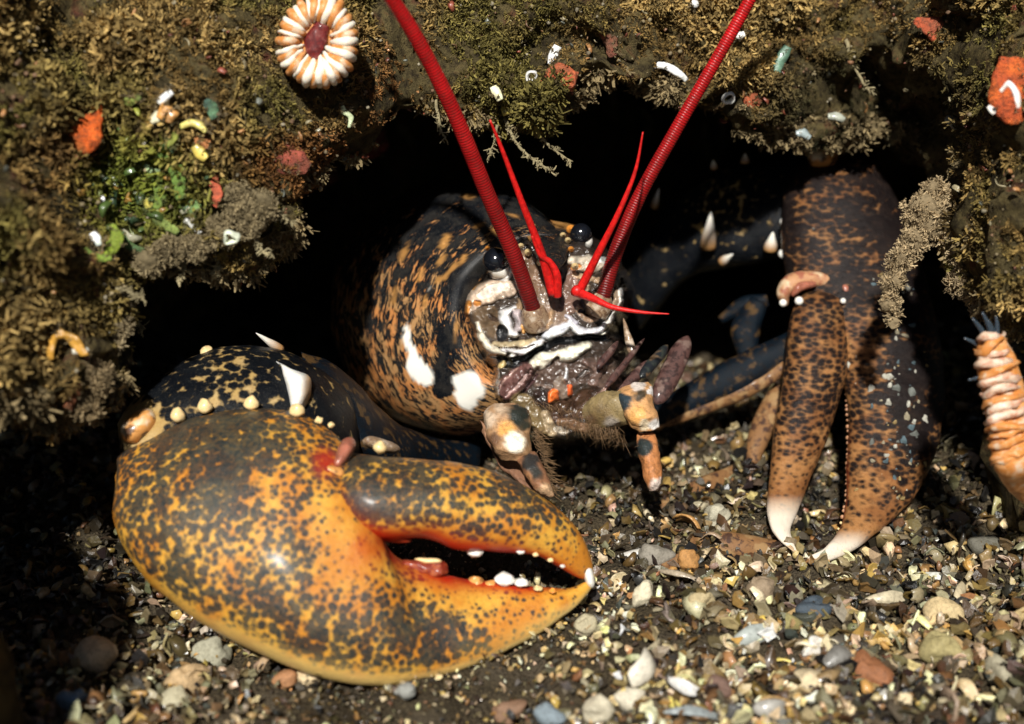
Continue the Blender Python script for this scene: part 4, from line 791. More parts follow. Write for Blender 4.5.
LO = [ # cat, kind, px, py, size, colour, label, tilt, scale
 ('shell', 'S', 688, 712, 62, (.30, .33, .33), 'long grey-blue mussel-like shell lying at the bottom edge of the gravel', (20, 10, 5), (1, .55, .5)),
 ('shell', 'S', 682, 686, 30, (.80, .78, .74), 'curved bright white shell fragment just above the long grey shell', (70, 10, -30), (1, .8, .9)),
 ('shell', 'S', 644, 668, 44, (.74, .68, .55), 'broad cream shell fragment upright left of the white curved fragment', (60, -10, 60), (1, 1, .9)),
 ('stone', 'P', 805, 688, 52, (.72, .58, .36), 'lopsided cream-yellow stone near the bottom edge right of centre', (10, 20, 20), (1, .8, .8)),
 ('stone', 'P', 868, 672, 50, (.30, .12, .05), 'rust-brown pointed stone right of the cream-yellow stone', (0, 20, -40), (1, .7, .7)),
 ('stone', 'P', 942, 615, 42, (.62, .47, .25), 'tan flat stone near the right edge below the pale flake', (20, 0, 10), (1, .8, .6)),
 ('shell', 'S', 936, 576, 36, (.66, .66, .58), 'pale oval shell flake above the tan flat stone', (40, 0, -35), (1, .6, .6)),
 ('stone', 'P', 940, 648, 38, (.42, .35, .16), 'olive-yellow stone below the tan flat stone', (20, 0, -20), (1, .8, .8)),
 ('shell', 'S', 754, 635, 44, (.38, .41, .38), 'grey-green scoop shaped shell in the middle of the gravel', (50, 0, 20), (1, .8, .7)),
 ('stone', 'P', 815, 610, 38, (.06, .08, .10), 'dark slate-blue stone with a smooth top', (0, 0, 20), (1, .7, .6)),
 ('stone', 'P', 728, 640, 30, (.45, .35, .22), 'brownish cream stone left of the grey-green scoop shell', (0, 10, 70), (1, .8, .8)),
 ('shell', 'C', 812, 644, 36, (.66, .62, .55), 'jagged cream shell chip below the slate-blue stone', (60, 0, 10), (1, 1, 1)),
 ('stone', 'P', 642, 596, 26, (.70, .62, .44), 'cream lumpy stone beside the tip of the big claw', (10, 10, 60), (1, .9, .9)),
 ('stone', 'P', 700, 605, 30, (.50, .40, .22), 'yellowish stone in the upper left of the gravel', (10, 10, 10), (1, .8, .8)),
 ('stone', 'P', 716, 690, 34, (.20, .12, .09), 'dark reddish stone in the shade near the bottom', (10, 0, 10), (1, .8, .8)),
 ('shell', 'S', 770, 708, 34, (.36, .34, .30), 'small grey cup shell below the cream-yellow stone', (60, 10, 10), (1, .9, .9)),
 ('shell', 'S', 840, 655, 40, (.20, .19, .17), 'dull shaded shell fragment left of the rust-brown stone', (30, 0, 40), (1, .8, .8)),
 ('stone', 'P', 985, 545, 32, (.14, .13, .10), 'dark flat stone on the gravel bank at the right', (30, 0, 10), (1, .8, .5)),
 ('shell', 'S', 885, 598, 44, (.58, .50, .34), 'curled tan shell on the gravel below the pincer tip', (50, 0, 15), (1, .7, .7)),
 ('shell', 'S', 962, 590, 36, (.60, .50, .32), 'cream shell chip at the right edge of the gravel', (40, 0, 60), (1, .6, .6)),
 ('stone', 'P', 1002, 672, 36, (.40, .36, .25), 'olive stone in the lower right corner', (10, 0, 80), (1, .7, .7)),
 ('stone', 'P', 655, 555, 34, (.28, .25, .20), 'grey-brown stone between claw tip and brown leg', (10, 0, 10), (1, .7, .6)),
 ('shell', 'S', 643, 552, 50, (.55, .52, .46), 'flat pale shell splinter lying right of the claw tip', (10, 0, 8), (1, .35, .4)),
 ('shell', 'S', 676, 574, 40, (.42, .34, .24), 'slim brown shell splinter below the pale splinter', (20, 0, -30), (1, .3, .4)),
 ('stone', 'P', 775, 528, 26, (.60, .52, .30), 'small yellowish stone behind the pincer tip', (10, 0, 10), (1, .8, .8)),
 ('stone', 'P', 718, 518, 30, (.50, .46, .34), 'cream stone in the gravel under the dark leg', (10, 0, 10), (1, .8, .8)),
 ('stone', 'P', 96, 655, 44, (.58, .46, .30), 'knobbly tan lump standing in the shade at lower left', (10, 30, 60), (1, .9, .9)),
 ('stone', 'P', 76, 700, 32, (.20, .30, .40), 'blue-grey pebble near the lower left corner', (0, 0, 10), (1, .8, .7)),
 ('stone', 'P', 12, 698, 28, (.40, .33, .18), 'olive pebble at the lower left edge', (0, 0, 70), (1, .8, .8)),
 ('stone', 'P', 45, 712, 26, (.34, .18, .10), 'small brown pebble next to the blue-grey pebble', (0, 0, 10), (1, .8, .8)),
 ('stone', 'P', 188, 680, 44, (.55, .38, .20), 'rounded orange-tan stone under the left end of the big claw', (0, 0, 10), (1, .8, .8)),
 ('stone', 'P', 214, 655, 40, (.38, .36, .26), 'greenish stone behind the orange-tan stone', (0, 0, 10), (1, .9, .8)),
 ('shell', 'S', 132, 715, 34, (.62, .42, .18), 'upright yellow-orange shell sliver at the bottom left', (80, 0, 70), (1, .5, .5)),
 ('stone', 'P', 175, 700, 32, (.50, .45, .30), 'cream pebble between the orange-tan stone and the yellow sliver', (0, 0, 10), (1, .8, .8)),
 ('stone', 'P', 285, 680, 22, (.45, .22, .10), 'small reddish pebble touching the lower edge of the big claw', (0, 0, 10), (1, .8, .8)),
 ('stone', 'P', 308, 677, 24, (.72, .55, .32), 'small cream pebble touching the lower edge of the big claw', (0, 0, 10), (1, .8, .7)),
 ('stone', 'P', 405, 690, 20, (.30, .30, .27), 'grey pebble under the middle of the big claw', (0, 0, 10), (1, .8, .8)),
 ('stone', 'P', 508, 712, 34, (.26, .15, .09), 'brown stone at the bottom edge below the big claw', (0, 0, 10), (1, .8, .8)),
 ('stone', 'P', 548, 716, 30, (.22, .27, .30), 'blue-grey stone right of the brown bottom stone', (0, 0, 10), (1, .8, .8)),
 ('stone', 'P', 598, 712, 34, (.58, .52, .38), 'pale stone in the bottom row left of the long grey shell', (0, 0, 10), (1, .8, .8)),
 ('stone', 'P', 585, 625, 24, (.46, .40, .26), 'olive-cream stone just under the big claw tip', (0, 0, 10), (1, .8, .8)),
 ('stone', 'P', 690, 560, 26, (.50, .25, .08), 'orange crusted stone beside the brown leg', (0, 0, 10), (1, .8, .8)),
 ('stone', 'P', 630, 700, 28, (.66, .60, .46), 'cream stone above the pale bottom stone', (0, 0, 10), (1, .9, .8)),
 ('stone', 'P', 760, 590, 30, (.30, .22, .14), 'brown stone in the gravel behind the grey-green scoop shell', (0, 0, 10), (1, .8, .8)),
]
fineP = {}
def fine_tmpl(k, seed):
    if k == 'P':
        r = np.random.default_rng(seed); v, f = sphere((0, 0, 0), 1.0, 11, 14); v = v*(1+.30*fbm(v, 1.1, 3, seed)[:, None])+vecnoise(v, 1.8, 3, seed)*.30; v = np.round(v*2.2)/2.2*.35+v*.65
        return v, f
    return (SH if k == 'S' else CH)[seed % 7]
class _L(list):
    def tolist(s): return list(s)
for i, (cat, k, px, py, size, colr, lab, tilt, sc) in enumerate(LO):
    tv, tf = fine_tmpl(k, i+3); tf = _L(tf) if isinstance(tf, list) else tf
    loose('shell_fragment' if cat == 'shell' else 'stone', cat, (tv, tf), px, py, size, colr, lab, tilt, sc, .45 if k == 'P' else .65, mat='shell' if cat == 'shell' else 'gravel')

# turf: tufts of fine forked threads over the rock, in brown, olive and rusty tones
def tuft(seed, n=16, droop=0.0):
    r = np.random.default_rng(seed); vs, fs, off = [], [], 0
    for k in range(n):
        p = np.array([r.normal(0, .18), r.normal(0, .18), 0]); d = nrm(np.array([r.normal(0, .75), r.normal(0, .75), 1.0])); w = r.uniform(.035, .075); ln = r.uniform(.4, 1.0)
        def seg(a, b, wa, wb):
            nonlocal off
            t = nrm(b-a); x_ = nrm(np.cross(t, nrm(r.normal(0, 1, 3))))*1.25; vs.extend([a-wa*x_, a+wa*x_, b-wb*x_, b+wb*x_]); fs.extend([[off, off+1, off+3], [off, off+3, off+2]]); off += 4
        q = p+d*ln*.55+r.normal(0, .05, 3); seg(p, q, w, w*1.1)
        for _ in range(2): seg(q, q+nrm(d+r.normal(0, .65, 3))*ln*.5, w*1.0, w*.7)
    return np.array(vs), np.array(fs)
def frame_from(nv_):
    z = nrm(nv_); a = np.tile([.31, .2, .93], (len(z), 1)); x = nrm(np.cross(a, z)); y = np.cross(z, x); t = RNG.uniform(0, 2*np.pi, len(z))[:, None]
    return np.stack([x*np.cos(t)+y*np.sin(t), -x*np.sin(t)+y*np.cos(t), z], -1)
TF = [tuft(s, 6 if s % 2 else 8) for s in range(8)]
g = rv.reshape(len(npx), len(nt), 3); dx = np.gradient(g, axis=0); dt = np.gradient(g, axis=1); GN = nrm(np.cross(dx, dt)); 
if GN[300, 100, 1] > 0: GN = -GN
cand_i = np.where((npx > -45) & (npx < 1075))[0]; cand_j = np.where((nt > .42) & (nt < 1.10))[0]
n = 34000; ii = RNG.choice(cand_i, n); jj = RNG.choice(cand_j, n, p=None)
pos = g[ii, jj]; X, Y = scr(pos); ok = (Y > -25) & (X > -30) & (X < 1054); pos, ii, jj, X, Y = pos[ok], ii[ok], jj[ok], X[ok], Y[ok]
nn = GN[ii, jj]+RNG.normal(0, .35, pos.shape)+np.array([0, -.25, -.15])
patch = fbm(pos, .35, 3, 50); patch2 = fbm(pos, .22, 2, 90)
keep = (patch > -.42+RNG.normal(0, .12, len(patch)))
base = np.array([(.20, .145, .075)]); olive = np.array([(.16, .15, .065)]); rust = np.array([(.22, .085, .045)]); beige = np.array([(.36, .28, .16)]); darkc = np.array([(.06, .045, .028)])
w1 = np.clip(patch*1.6+.3, 0, 1)[:, None]; C = base*(1-w1)+beige*w1
w2 = np.clip(patch2*2, 0, 1)[:, None]; C = C*(1-w2)+olive*w2
w3 = (blend(np.hypot((X-310)/90, (Y-165)/45), .5, 1.1)*.7+blend(np.hypot((X-100)/90, (Y-170)/60), .3, 1.1)*.35+blend(np.hypot((X-385)/40, (Y-110)/80), .3, 1.1)*.5)[:, None]; C = C*(1-w3)+rust*w3
w4 = (blend(np.hypot((X-135)/80, (Y-190)/75), .3, 1.1)*.85)[:, None]; C = C*(1-w4)+np.array([(.17, .24, .05)])*w4
w5 = (blend(np.hypot((X-865)/135, (Y-110)/72), .5, 1.1)*.9)[:, None]; C = C*(1-w5)+np.array([(.028, .032, .024)])*w5  # near-black turf paints the shade of the upper right hollow
C = C*(.3+1.25*RNG.random((len(C), 1))**1.3)*np.array([1.22, 1.06, .66])
sz = RNG.uniform(.24, .70, len(pos))*(.85+.5*np.clip(patch, -.5, 1))*(1+.5*np.clip(fbm(pos, .28, 2, 123)*1.6, -.6, 1))
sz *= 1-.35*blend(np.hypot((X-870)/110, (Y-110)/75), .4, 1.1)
pos, nn, C, sz = pos[keep], nn[keep], C[keep], sz[keep]
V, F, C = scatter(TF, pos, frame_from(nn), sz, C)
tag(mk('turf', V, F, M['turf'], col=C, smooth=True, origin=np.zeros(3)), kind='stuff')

# ragged threads hanging from the lip, and silt caught between the tufts
fj = np.where((nt > .965) & (nt < 1.02))[0]; n = 2600; ii = RNG.choice(cand_i, n); jj = RNG.choice(fj, n); pos = g[ii, jj]; X, Y = scr(pos); cl = fbm(pos, .5, 2, 66); kp = cl > -.05
pos, X, Y, cl = pos[kp], X[kp], Y[kp], cl[kp]; n = len(pos)
C = np.array([(.24, .18, .09)])*RNG.uniform(.5, 1.5, (n, 1)); nn = np.tile([0, -.5, -1.], (n, 1))+RNG.normal(0, .35, (n, 3))
V, F, C = scatter(TF, pos, frame_from(nn), RNG.uniform(.45, 1.05, n)*(.6+cl), C)
tag(mk('hanging_turf', V, F, M['turf'], col=C, smooth=True, origin=np.zeros(3)), kind='stuff')
def mote(seed):
    v, f = sphere((0, 0, 0), 1.0, 5, 6); v = v*(1+.35*vnoise(v, 1.5, seed)[:, None]); t_ = []
    for q_ in f: t_.append(q_[:3]); (t_.append([q_[0], q_[2], q_[3]]) if len(q_) == 4 else None)
    return v, np.array(t_)
n = 3500; ii = RNG.choice(cand_i, n); jj = RNG.choice(cand_j, n); pos = g[ii, jj]; cl = fbm(pos, .7, 2, 76); kp = cl > 0; pos, ii, jj = pos[kp], ii[kp], jj[kp]; n = len(pos)
C = np.array([(.34, .27, .15), (.22, .17, .10), (.30, .26, .18), (.20, .12, .07)])[RNG.integers(0, 4, n)]*RNG.uniform(.6, 1.3, (n, 1))
V, F, C = scatter([mote(s) for s in range(5)], pos+GN[ii, jj]*RNG.uniform(.1, .5, (n, 1)), randrot(n, RNG, 2), .035+.09*RNG.random(n)**2, C)
tag(mk('silt', V, F, M['turf'], col=C, smooth=True, origin=np.zeros(3)), kind='stuff')
# flecks of shell, crust and weed caught in the turf, far too many to count
n = 6000; ii = RNG.choice(cand_i, n); jj = RNG.choice(cand_j, n); pos = g[ii, jj]; X, Y = scr(pos); nn = GN[ii, jj]
weed = blend(np.hypot((X-150)/85, (Y-185)/80), .5, 1.1)
keep = (Y > -20) & (RNG.random(n) < .10+.85*weed); pos, nn, X, Y, weed = pos[keep], nn[keep], X[keep], Y[keep], weed[keep]; n = len(pos)
PF = np.array([(.30, .08, .045), (.22, .07, .04), (.40, .34, .20), (.16, .17, .14), (.45, .22, .08), (.24, .12, .06)]); PG = np.array([(.12, .20, .045), (.20, .28, .05), (.38, .40, .07), (.08, .15, .07), (.50, .28, .06), (.26, .30, .10), (.60, .58, .40)])
C = np.where((RNG.random(n) < weed)[:, None], PG[RNG.integers(0, len(PG), n)], PF[RNG.integers(0, len(PF), n)])*RNG.uniform(.5, 1.2, (n, 1))
sz = (.07+.26*RNG.random(n)**1.6)*(1+.8*weed); C = C*(1-.35*weed[:, None])
V, F, C = scatter(SH+CH[:4], pos+nn*(.20+.40*RNG.random((n, 1))), frame_from(nn+RNG.normal(0, .8, nn.shape)), sz, C)
tag(mk('encrusting_growth', V, F, M['shell'], col=C, smooth=True, origin=np.zeros(3)), kind='stuff')

# ------------------------------------------------------------------ animals and growths on the rock
def rp(px, py, out=.6):
    d = depth_of(rock_hit(px, py)); return P(px, py, d-out), d-out
rock_bvh = BVHTree.FromPolygons(rv.tolist(), rf.tolist())
def rock_hit(px, py):
    h = rock_bvh.ray_cast(CAM3, Vector(P(px, py, 1))-CAM3)
    return np.array(h[0]) if h[0] is not None else P(px, py, 60)
GP = []
def lump(name, pts, ws, colr, label, cat, out=.5, depth=None, thick=.6, amp=.24, sc=.9, mat='sponge', group=None, parent=None, col2=None, e=2.0):
    """a soft lumpy growth along pixel points"""
    rows = []; n = len(pts); out = out*(.62 if out < 2 else 1)
    for i, ((x, y), w) in enumerate(zip(pts, ws)):
        d = depth or rp(x, y, out)[1]; a, b = np.array(pts[max(i-1, 0)], float), np.array(pts[min(i+1, n-1)], float); t = (b-a)/(np.linalg.norm(b-a)+1e-9); nn_ = np.array([-t[1], t[0]])*w/2
        rows.append((x+nn_[0], y+nn_[1], d, x-nn_[0], y-nn_[1], d, max(.02, pxcm(w/2, d)*thick)))
    if depth is None: dm = np.mean([r[2] for r in rows]); rows = [(r[0], r[1], dm, r[3], r[4], dm, r[6]) for r in rows]
    V, F, UV = loft(st(rows), 9, 26, e, amp, sc, int(pts[0][0])); V = V+vecnoise(V, 3.2, 3, int(pts[0][1]))*min(.05, amp*.4); c = np.tile(colr, (len(V), 1)).astype(float)*(1+.45*fbm(V, 2.5, 3, 8))[:, None]
    c = np.clip(c, .01, .92)
    if col2 is not None:
        w = np.clip(fbm(V, 1.6, 3, 5)*1.4+.3, 0, 1)[:, None]; c = c*(1-w)+np.array(col2)*w
    o = mk(name, V, F, M[mat], parent, UV, c)
    if label: tag(o, label, cat, group); GP.append((V, max(ws)))
    return o
def strip(pts, w, taper=.25): n = len(pts); return [w*(taper+(1-taper)*math.sin(math.pi*(i+.5)/n)) for i in range(n)]
def ringshell(name, px, py, r, tr, colr, label, cat, out=.6, tri=False, squash=1.0, mat='shell'):
    p, d = rp(px, py, out); R = pxcm(r, d); T = pxcm(tr, d); n = 24; ex = np.array([1, 0, 0.]); ez = np.array([0, -.35, .94]); ey = np.cross(ex, ez)
    V = []; F = []; m = 10
    for i in range(n):
        a = 2*math.pi*i/n; rr = R*(1+.22*math.cos(3*a+.5) if tri else 1+.06*math.sin(2*a)); c = ex*math.cos(a)*rr+ez*math.sin(a)*rr*squash; o = nrm(c)
        for j in range(m): b = 2*math.pi*j/m; V.append(p+c+o*T*math.cos(b)+ey*T*2.2*math.sin(b))
    for i in range(n):
        for j in range(m): F.append([i*m+j, i*m+(j+1) % m, ((i+1) % n)*m+(j+1) % m, ((i+1) % n)*m+j])
    V = np.array(V); return tag(mk(name, V+vecnoise(V, 2.4, 3)*T*.75, F, M[mat], col=np.tile(colr, (len(V), 1))), label, cat)

# cup coral at the top: column, red mouth disc, white and orange lobes
cx, cy, cd = 316.5, 40, depth_of(rock_hit(316, 60))-2.2
CC = empty('cup_coral', P(cx, cy, cd+1.5), 'round cup coral with white and orange radial lobes around a dark red mouth', 'coral')
def cc(x, y, dz): return P(cx+x, cy+y, cd+dz)
M['ccor'] = spot_material('coral_orange', (.62, .24, .06), (.75, .36, .14), (.70, .50, .34), 3, .45, .6, .4, .02, .1, .2)
M['cwhite'] = plain('coral_white', (.90, .80, .66), .35, .1, 3, .1, .25, .03, 5)
M['cred'] = spot_material('coral_mouth', (.09, .004, .004), (.16, .01, .008), (.20, .05, .04), 4, .45, .6, .5, .03, .3, .2)
V, F, UV = tube([cc(6, 4, 3.0), cc(3, 2, 1.4), cc(0, 0, .5), cc(0, 0, .12)], [1.35, 1.5, 1.55, 1.3], 6, 40); mk('column', V, F, M['ccor'], CC, UV)
V, F, UV = loft([(cc(-1, -26, .05), cc(5, -26, .05), .12), (cc(-10, -10, .05), cc(12, -12, .05), .2), (cc(-11, 8, .05), cc(8, 6, .05), .2), (cc(-8, 20, .05), cc(1, 20, .05), .12)], 8, 24, 2, .1, 1.5); mk('mouth_disc', V, F, M['cred'], CC, UV)
nl = 34
for k in range(nl):
    a = 2*math.pi*k/nl+random.uniform(-.04, .04); white = k % 2 == 0; q_ = 1+.05*math.sin(2.3*a+1)+random.uniform(-.04, .04); rx, ry = 36.5*q_, 45.5*q_; pts = []
    inn = random.uniform(.28, .44) if white else random.uniform(.34, .48)
    for t, z in ((inn, .15), (.58, -.35), (.80, -.48), (.97, -.15), (1.0, .35), (.9, 1.0)): pts.append(cc(math.cos(a)*rx*t-3*math.sin(a*3)*(t < .6), math.sin(a)*ry*t+2, z+(.06 if not white else random.uniform(-.06, .04))+.0))
    r0 = random.uniform(.07, .17) if white else .15
    V, F, UV = tube(pts, [r0*.55, r0*1.1, r0*1.35, r0*1.25, r0*1.05, r0*.4], 5, 10); V = V+vecnoise(V, 2.5, 2, k)*.03
    mk('lobe', V, F, M['cwhite' if white else 'ccor'], CC, UV)
# second cup coral seen from the side at the right edge
M['ccream'] = spot_material('coral_cream', (.70, .50, .36), (.55, .24, .14), (.82, .74, .62), 2.2, .5, .66, .4, .03, .1, .2)
CD = 53.0; C2 = empty('cup_coral', P(1010, 440, CD+1), 'cream and orange banded cup coral leaning at the right edge beside the pincer', 'coral')
ax = [(990, 340), (995, 360), (1001, 385), (1007, 410), (1012, 440), (1022, 475), (1048, 505), (1090, 520)]; aw = [26, 38, 42, 44, 46, 48, 46, 40]
V, F, UV = loft(st([(x-w/2, y, CD+max(0, y-475)*.1, x+w/2, y-6-max(0, y-475)*.9, CD+max(0, y-475)*.1, pxcm(w/2, CD)*.9) for (x, y), w in zip(ax, aw)]), 8, 28, 2, .05, 1.5); mk('column', V, F, M['ccor'], C2, UV)
for k in range(15):
    t = k/14; y = 338+t*125+random.uniform(-2, 2); x = np.interp(y, [340, 360, 385, 410, 440, 475], [990, 995, 1001, 1007, 1012, 1018]); w = np.interp(y, [340, 360, 385, 440], [27, 38, 43, 46]); z = random.uniform(-.22, .05); sl = random.uniform(-3, 5)
    pts = [P(x-w*.5, y+4, CD+.2+z), P(x-w*.42, y+2+sl*.5, CD-.45+z), P(x-w*.1, y-1, CD-.85+z), P(x+w*.25, y-3-sl, CD-.75+z), P(x+w*.5, y-6-sl, CD+.2+z)]
    q = random.uniform(.8, 1.15); V, F, UV = tube(pts, [.06*q, .13*q, .19*q, .14*q, .07], 5, 12); V = V+vecnoise(V, 1.6, 3, k)*.13; mk('lobe', V, F, M['ccream' if k % 3 != 1 and k < 11 else 'ccor'], C2, UV)
M['glassy'] = plain('blue_grey_tentacle', (.035, .05, .065), .2, .2, 3, .3, .4)
for a, b in (((986, 338), (972, 318)), ((992, 336), (982, 312)), ((996, 338), (996, 316)), ((984, 348), (964, 338)), ((988, 376), (968, 380)), ((992, 334), (988, 320))):
    V, F, UV = tube([P(*a, CD), P((a[0]+b[0])/2+1, (a[1]+b[1])/2, CD-.1), P(*b, CD-.2)], [.14, .11, .05], 5, 8); mk('tentacle', V, F, M['glassy'], C2, UV)

L = lump
L('sponge', [(101, 100), (97, 112), (88, 124), (84, 138), (92, 152)], [3, 9, 30, 38, 14], (.72, .13, .02), 'bright orange-red sponge with a thin upward tip at upper left', 'sponge', 1.0, col2=(.60, .17, .04), amp=.12)
L('sponge', [(272, 158), (290, 158), (304, 166)], [18, 34, 16], (.34, .08, .05), 'dull red round sponge on the ledge left of the left antenna', 'sponge', .4, col2=(.22, .07, .04))
L('sponge', [(352, 152), (368, 144), (386, 138)], [14, 32, 18], (.30, .06, .05), 'dull red sponge at the ledge corner nearest the left antenna', 'sponge', .4, col2=(.18, .05, .04))
L('sponge', [(306, 180), (322, 178), (336, 172)], [10, 20, 10], (.28, .09, .05), 'small low red-brown sponge between the two dull red sponges', 'sponge', .4, col2=(.2, .08, .05))
L('sponge', [(528, 92), (545, 86), (560, 78), (576, 82)], [10, 22, 30, 22], (.55, .13, .05), 'orange sponge with two lobes above the antennules', 'sponge', 1.0, col2=(.42, .13, .06))
L('sponge', [(604, 30), (612, 42), (616, 56)], [10, 16, 10], (.28, .08, .05), 'small dull red sponge right of the two-lobed orange sponge', 'sponge', .5, col2=(.2, .09, .05))
L('sponge', [(738, 96), (752, 100), (760, 96)], [10, 22, 10], (.40, .10, .04), 'dim orange sponge right of the right antenna', 'sponge', .5, col2=(.25, .08, .04))
L('sponge', [(912, 22), (932, 28), (952, 34)], [10, 24, 10], (.50, .10, .04), 'orange-red sponge near the top right corner', 'sponge', .8, col2=(.35, .1, .05))
L('sponge', [(85, 404), (90, 416), (90, 428)], [10, 24, 10], (.55, .20, .07), 'pale orange sponge low on the left rock above the big claw', 'sponge', .8, col2=(.35, .15, .08))
L('sponge', [(214, 176), (216, 190), (212, 204)], [6, 13, 6], (.62, .14, .07), 'small pinkish-red sponge beside the green seaweed', 'sponge', .8)
L('sponge', [(200, 138), (207, 142), (212, 138)], [6, 14, 8], (.70, .28, .10), 'small orange sponge under the yellow shell', 'sponge', 1.0)
L('sponge', [(60, 372), (72, 392), (66, 410)], [14, 26, 12], (.35, .12, .05), 'rust-brown sponge below the yellow-orange ring', 'sponge', .5, col2=(.2, .08, .04))
SQ = L('sea_squirt', [(1012, 58), (1010, 80), (1010, 100), (1014, 124)], [24, 38, 44, 22], (.72, .15, .03), 'glossy orange sea squirt at the right edge with a white ringed opening', 'sea squirt', 1.5, col2=(.55, .10, .03), amp=.1)
for pts, w, c in (([(1000, 92), (1008, 84), (1016, 94), (1018, 108)], 7, (.9, .8, .72)), ([(988, 106), (992, 110), (994, 114)], 7, (.85, .78, .7))):
    o = L('opening_rim', pts, strip(pts, w), c, None, None, 3.6, mat='shell', parent=SQ, amp=.02)
SHL = [([(150, 122), (156, 118), (159, 112)], 10, (.88, .82, .55), 'pale yellow broken shell edge left of the white shard'), ([(160, 104), (164, 98), (172, 91)], 9, (.90, .88, .80), 'white shell shard at the top of the seaweed patch'),
 ([(160, 118), (166, 108), (172, 114), (168, 122)], 14, (.62, .30, .08), 'orange-brown shell wall between the white and yellow shards'), ([(180, 128), (190, 124), (200, 126), (206, 132)], 9, (.85, .72, .20), 'curved bright yellow shell rim left of the small orange sponge'),
 ([(194, 146), (199, 153), (205, 160)], 13, (.75, .58, .12), 'yellow shell piece below the curved yellow rim'), ([(96, 202), (100, 200), (105, 199)], 9, (.88, .88, .9), 'small gleaming white shell left of the seaweed'),
 ([(184, 221), (192, 225), (201, 234)], 8, (.90, .90, .82), 'curved white shell left of the triangular ring'), ([(342, 106), (345, 113), (351, 118), (349, 128)], 6, (.60, .68, .40), 'pale green-white worm tube right of the cup coral'),
 ([(343, 148), (346, 158), (350, 166)], 8, (.62, .66, .60), 'whitish worm tube hanging at the ledge corner'), ([(551, 65), (554, 56), (558, 46)], 11, (.92, .92, .88), 'upright white shell above the two-lobed orange sponge'),
 ([(642, 70), (654, 66), (668, 67), (680, 74), (686, 80)], 8, (.88, .88, .84), 'long curved white worm tube left of the right antenna'), ([(494, 86), (497, 92), (500, 100)], 9, (.86, .80, .50), 'cream and yellow shell left of the small ring'),
 ([(502, 112), (512, 108), (520, 116)], 12, (.62, .50, .12), 'mustard yellow crust below the small ring'), ([(733, 32), (739, 36), (745, 34)], 8, (.88, .86, .80), 'small white shell touching the right antenna near the top'),
 ([(692, 2), (696, 4), (699, 3)], 8, (.85, .85, .82), 'tiny white shell at the top edge left of the right antenna'), ([(776, 72), (782, 56), (788, 46)], 12, (.12, .22, .15), 'dark green elongated shell right of the right antenna'),
 ([(796, 134), (803, 132), (810, 138)], 9, (.30, .36, .36), 'grey-teal pebble wedged above the pincer arm'), ([(828, 116), (836, 116), (844, 120)], 9, (.42, .44, .36), 'pale grey pebble above the pincer wrist knob'),
 ([(946, 118), (952, 122), (958, 128)], 10, (.40, .42, .36), 'pale pebble in the dark hollow at upper right'), ([(10, 414), (13, 406), (16, 400)], 10, (.80, .84, .84), 'gleaming pale blue shell at the left edge'),
 ([(72, 352), (82, 350), (88, 352)], 8, (.88, .84, .70), 'white piece painting a glint on the yellow-orange ring'), ([(100, 245), (96, 238), (92, 232)], 10, (.82, .90, .80), 'pale piece painting the highlight on the curled green squirt')]  # the last two are painted highlights built as pale pieces
for pts, w, c, lab in SHL:
    cat = 'worm tube' if 'worm tube' in lab else ('pebble' if 'pebble' in lab else 'shell'); L(cat.replace(' ', '_'), pts, strip(pts, w, .4), c, lab, cat, 1.1, mat='shell', amp=.05, thick=.6)
ringshell('worm_tube', 531, 76, 5, 1.6, (.85, .84, .80), 'small round white tube opening left of the upright white shell', 'worm tube', 1.2)
ringshell('worm_tube', 230, 237, 6, 1.9, (.80, .85, .66), 'triangular pale ring hanging at the tip of the left ledge', 'worm tube', 1.4, True)
ringshell('worm_tube', 728, 98, 5, 1.6, (.80, .80, .74), 'small white ring opening right of the right antenna', 'worm tube', 1.2)
L('barnacle', [(50, 360), (53, 344), (64, 335), (77, 341), (86, 356)], [5, 9, 10, 10, 6], (.58, .30, .05), 'arched yellow-orange barnacle edge on the lower left rock', 'barnacle', 1.0, mat='shell', amp=.14)
GR = [([(155, 150), (170, 160), (180, 178), (182, 200)], 15, (.16, .26, .05), 'long dark green seaweed blade curving down'), ([(150, 172), (160, 190), (158, 210)], 14, (.22, .32, .06), 'mid green seaweed blade left of the long dark blade'), ([(142, 160), (150, 170), (160, 172)], 6, (.45, .60, .30), 'thin pale green sliver of seaweed'),
 ([(112, 226), (116, 238), (108, 250), (92, 254)], 13, (.40, .52, .06), 'curled yellow-green sea squirt at lower left of the ledge'), ([(82, 244), (94, 256), (112, 258)], 9, (.30, .42, .06), 'green rim under the curled yellow-green squirt'), ([(178, 232), (160, 222), (150, 214)], 11, (.22, .28, .07), 'olive seaweed blade lying behind the curved white shell'),
 ([(122, 232), (130, 246), (144, 250)], 9, (.14, .24, .08), 'short dark green blade right of the curled squirt'), ([(190, 196), (196, 208), (190, 216)], 11, (.18, .30, .10), 'small green blade under the pinkish sponge'), ([(140, 96), (132, 102), (124, 100)], 9, (.24, .28, .06), 'small olive blade left of the yellow shell edge'), ([(204, 100), (212, 108), (216, 118)], 12, (.12, .22, .12), 'blue-green blade right of the white shard'), ([(164, 126), (172, 134), (168, 146)], 8, (.42, .46, .08), 'yellow-green stub below the orange-brown shell'), ([(146, 200), (150, 206), (154, 204)], 9, (.55, .48, .10), 'yellow bud among the green blades')]
for pts, w, c, lab in GR: L('seaweed' if 'squirt at' not in lab else 'sea_squirt', pts, strip(pts, w, .3), c, lab, 'seaweed' if 'squirt at' not in lab else 'sea squirt', .9, amp=.08, thick=.5, col2=(c[0]*.6, c[1]*.6, c[2]*.8))

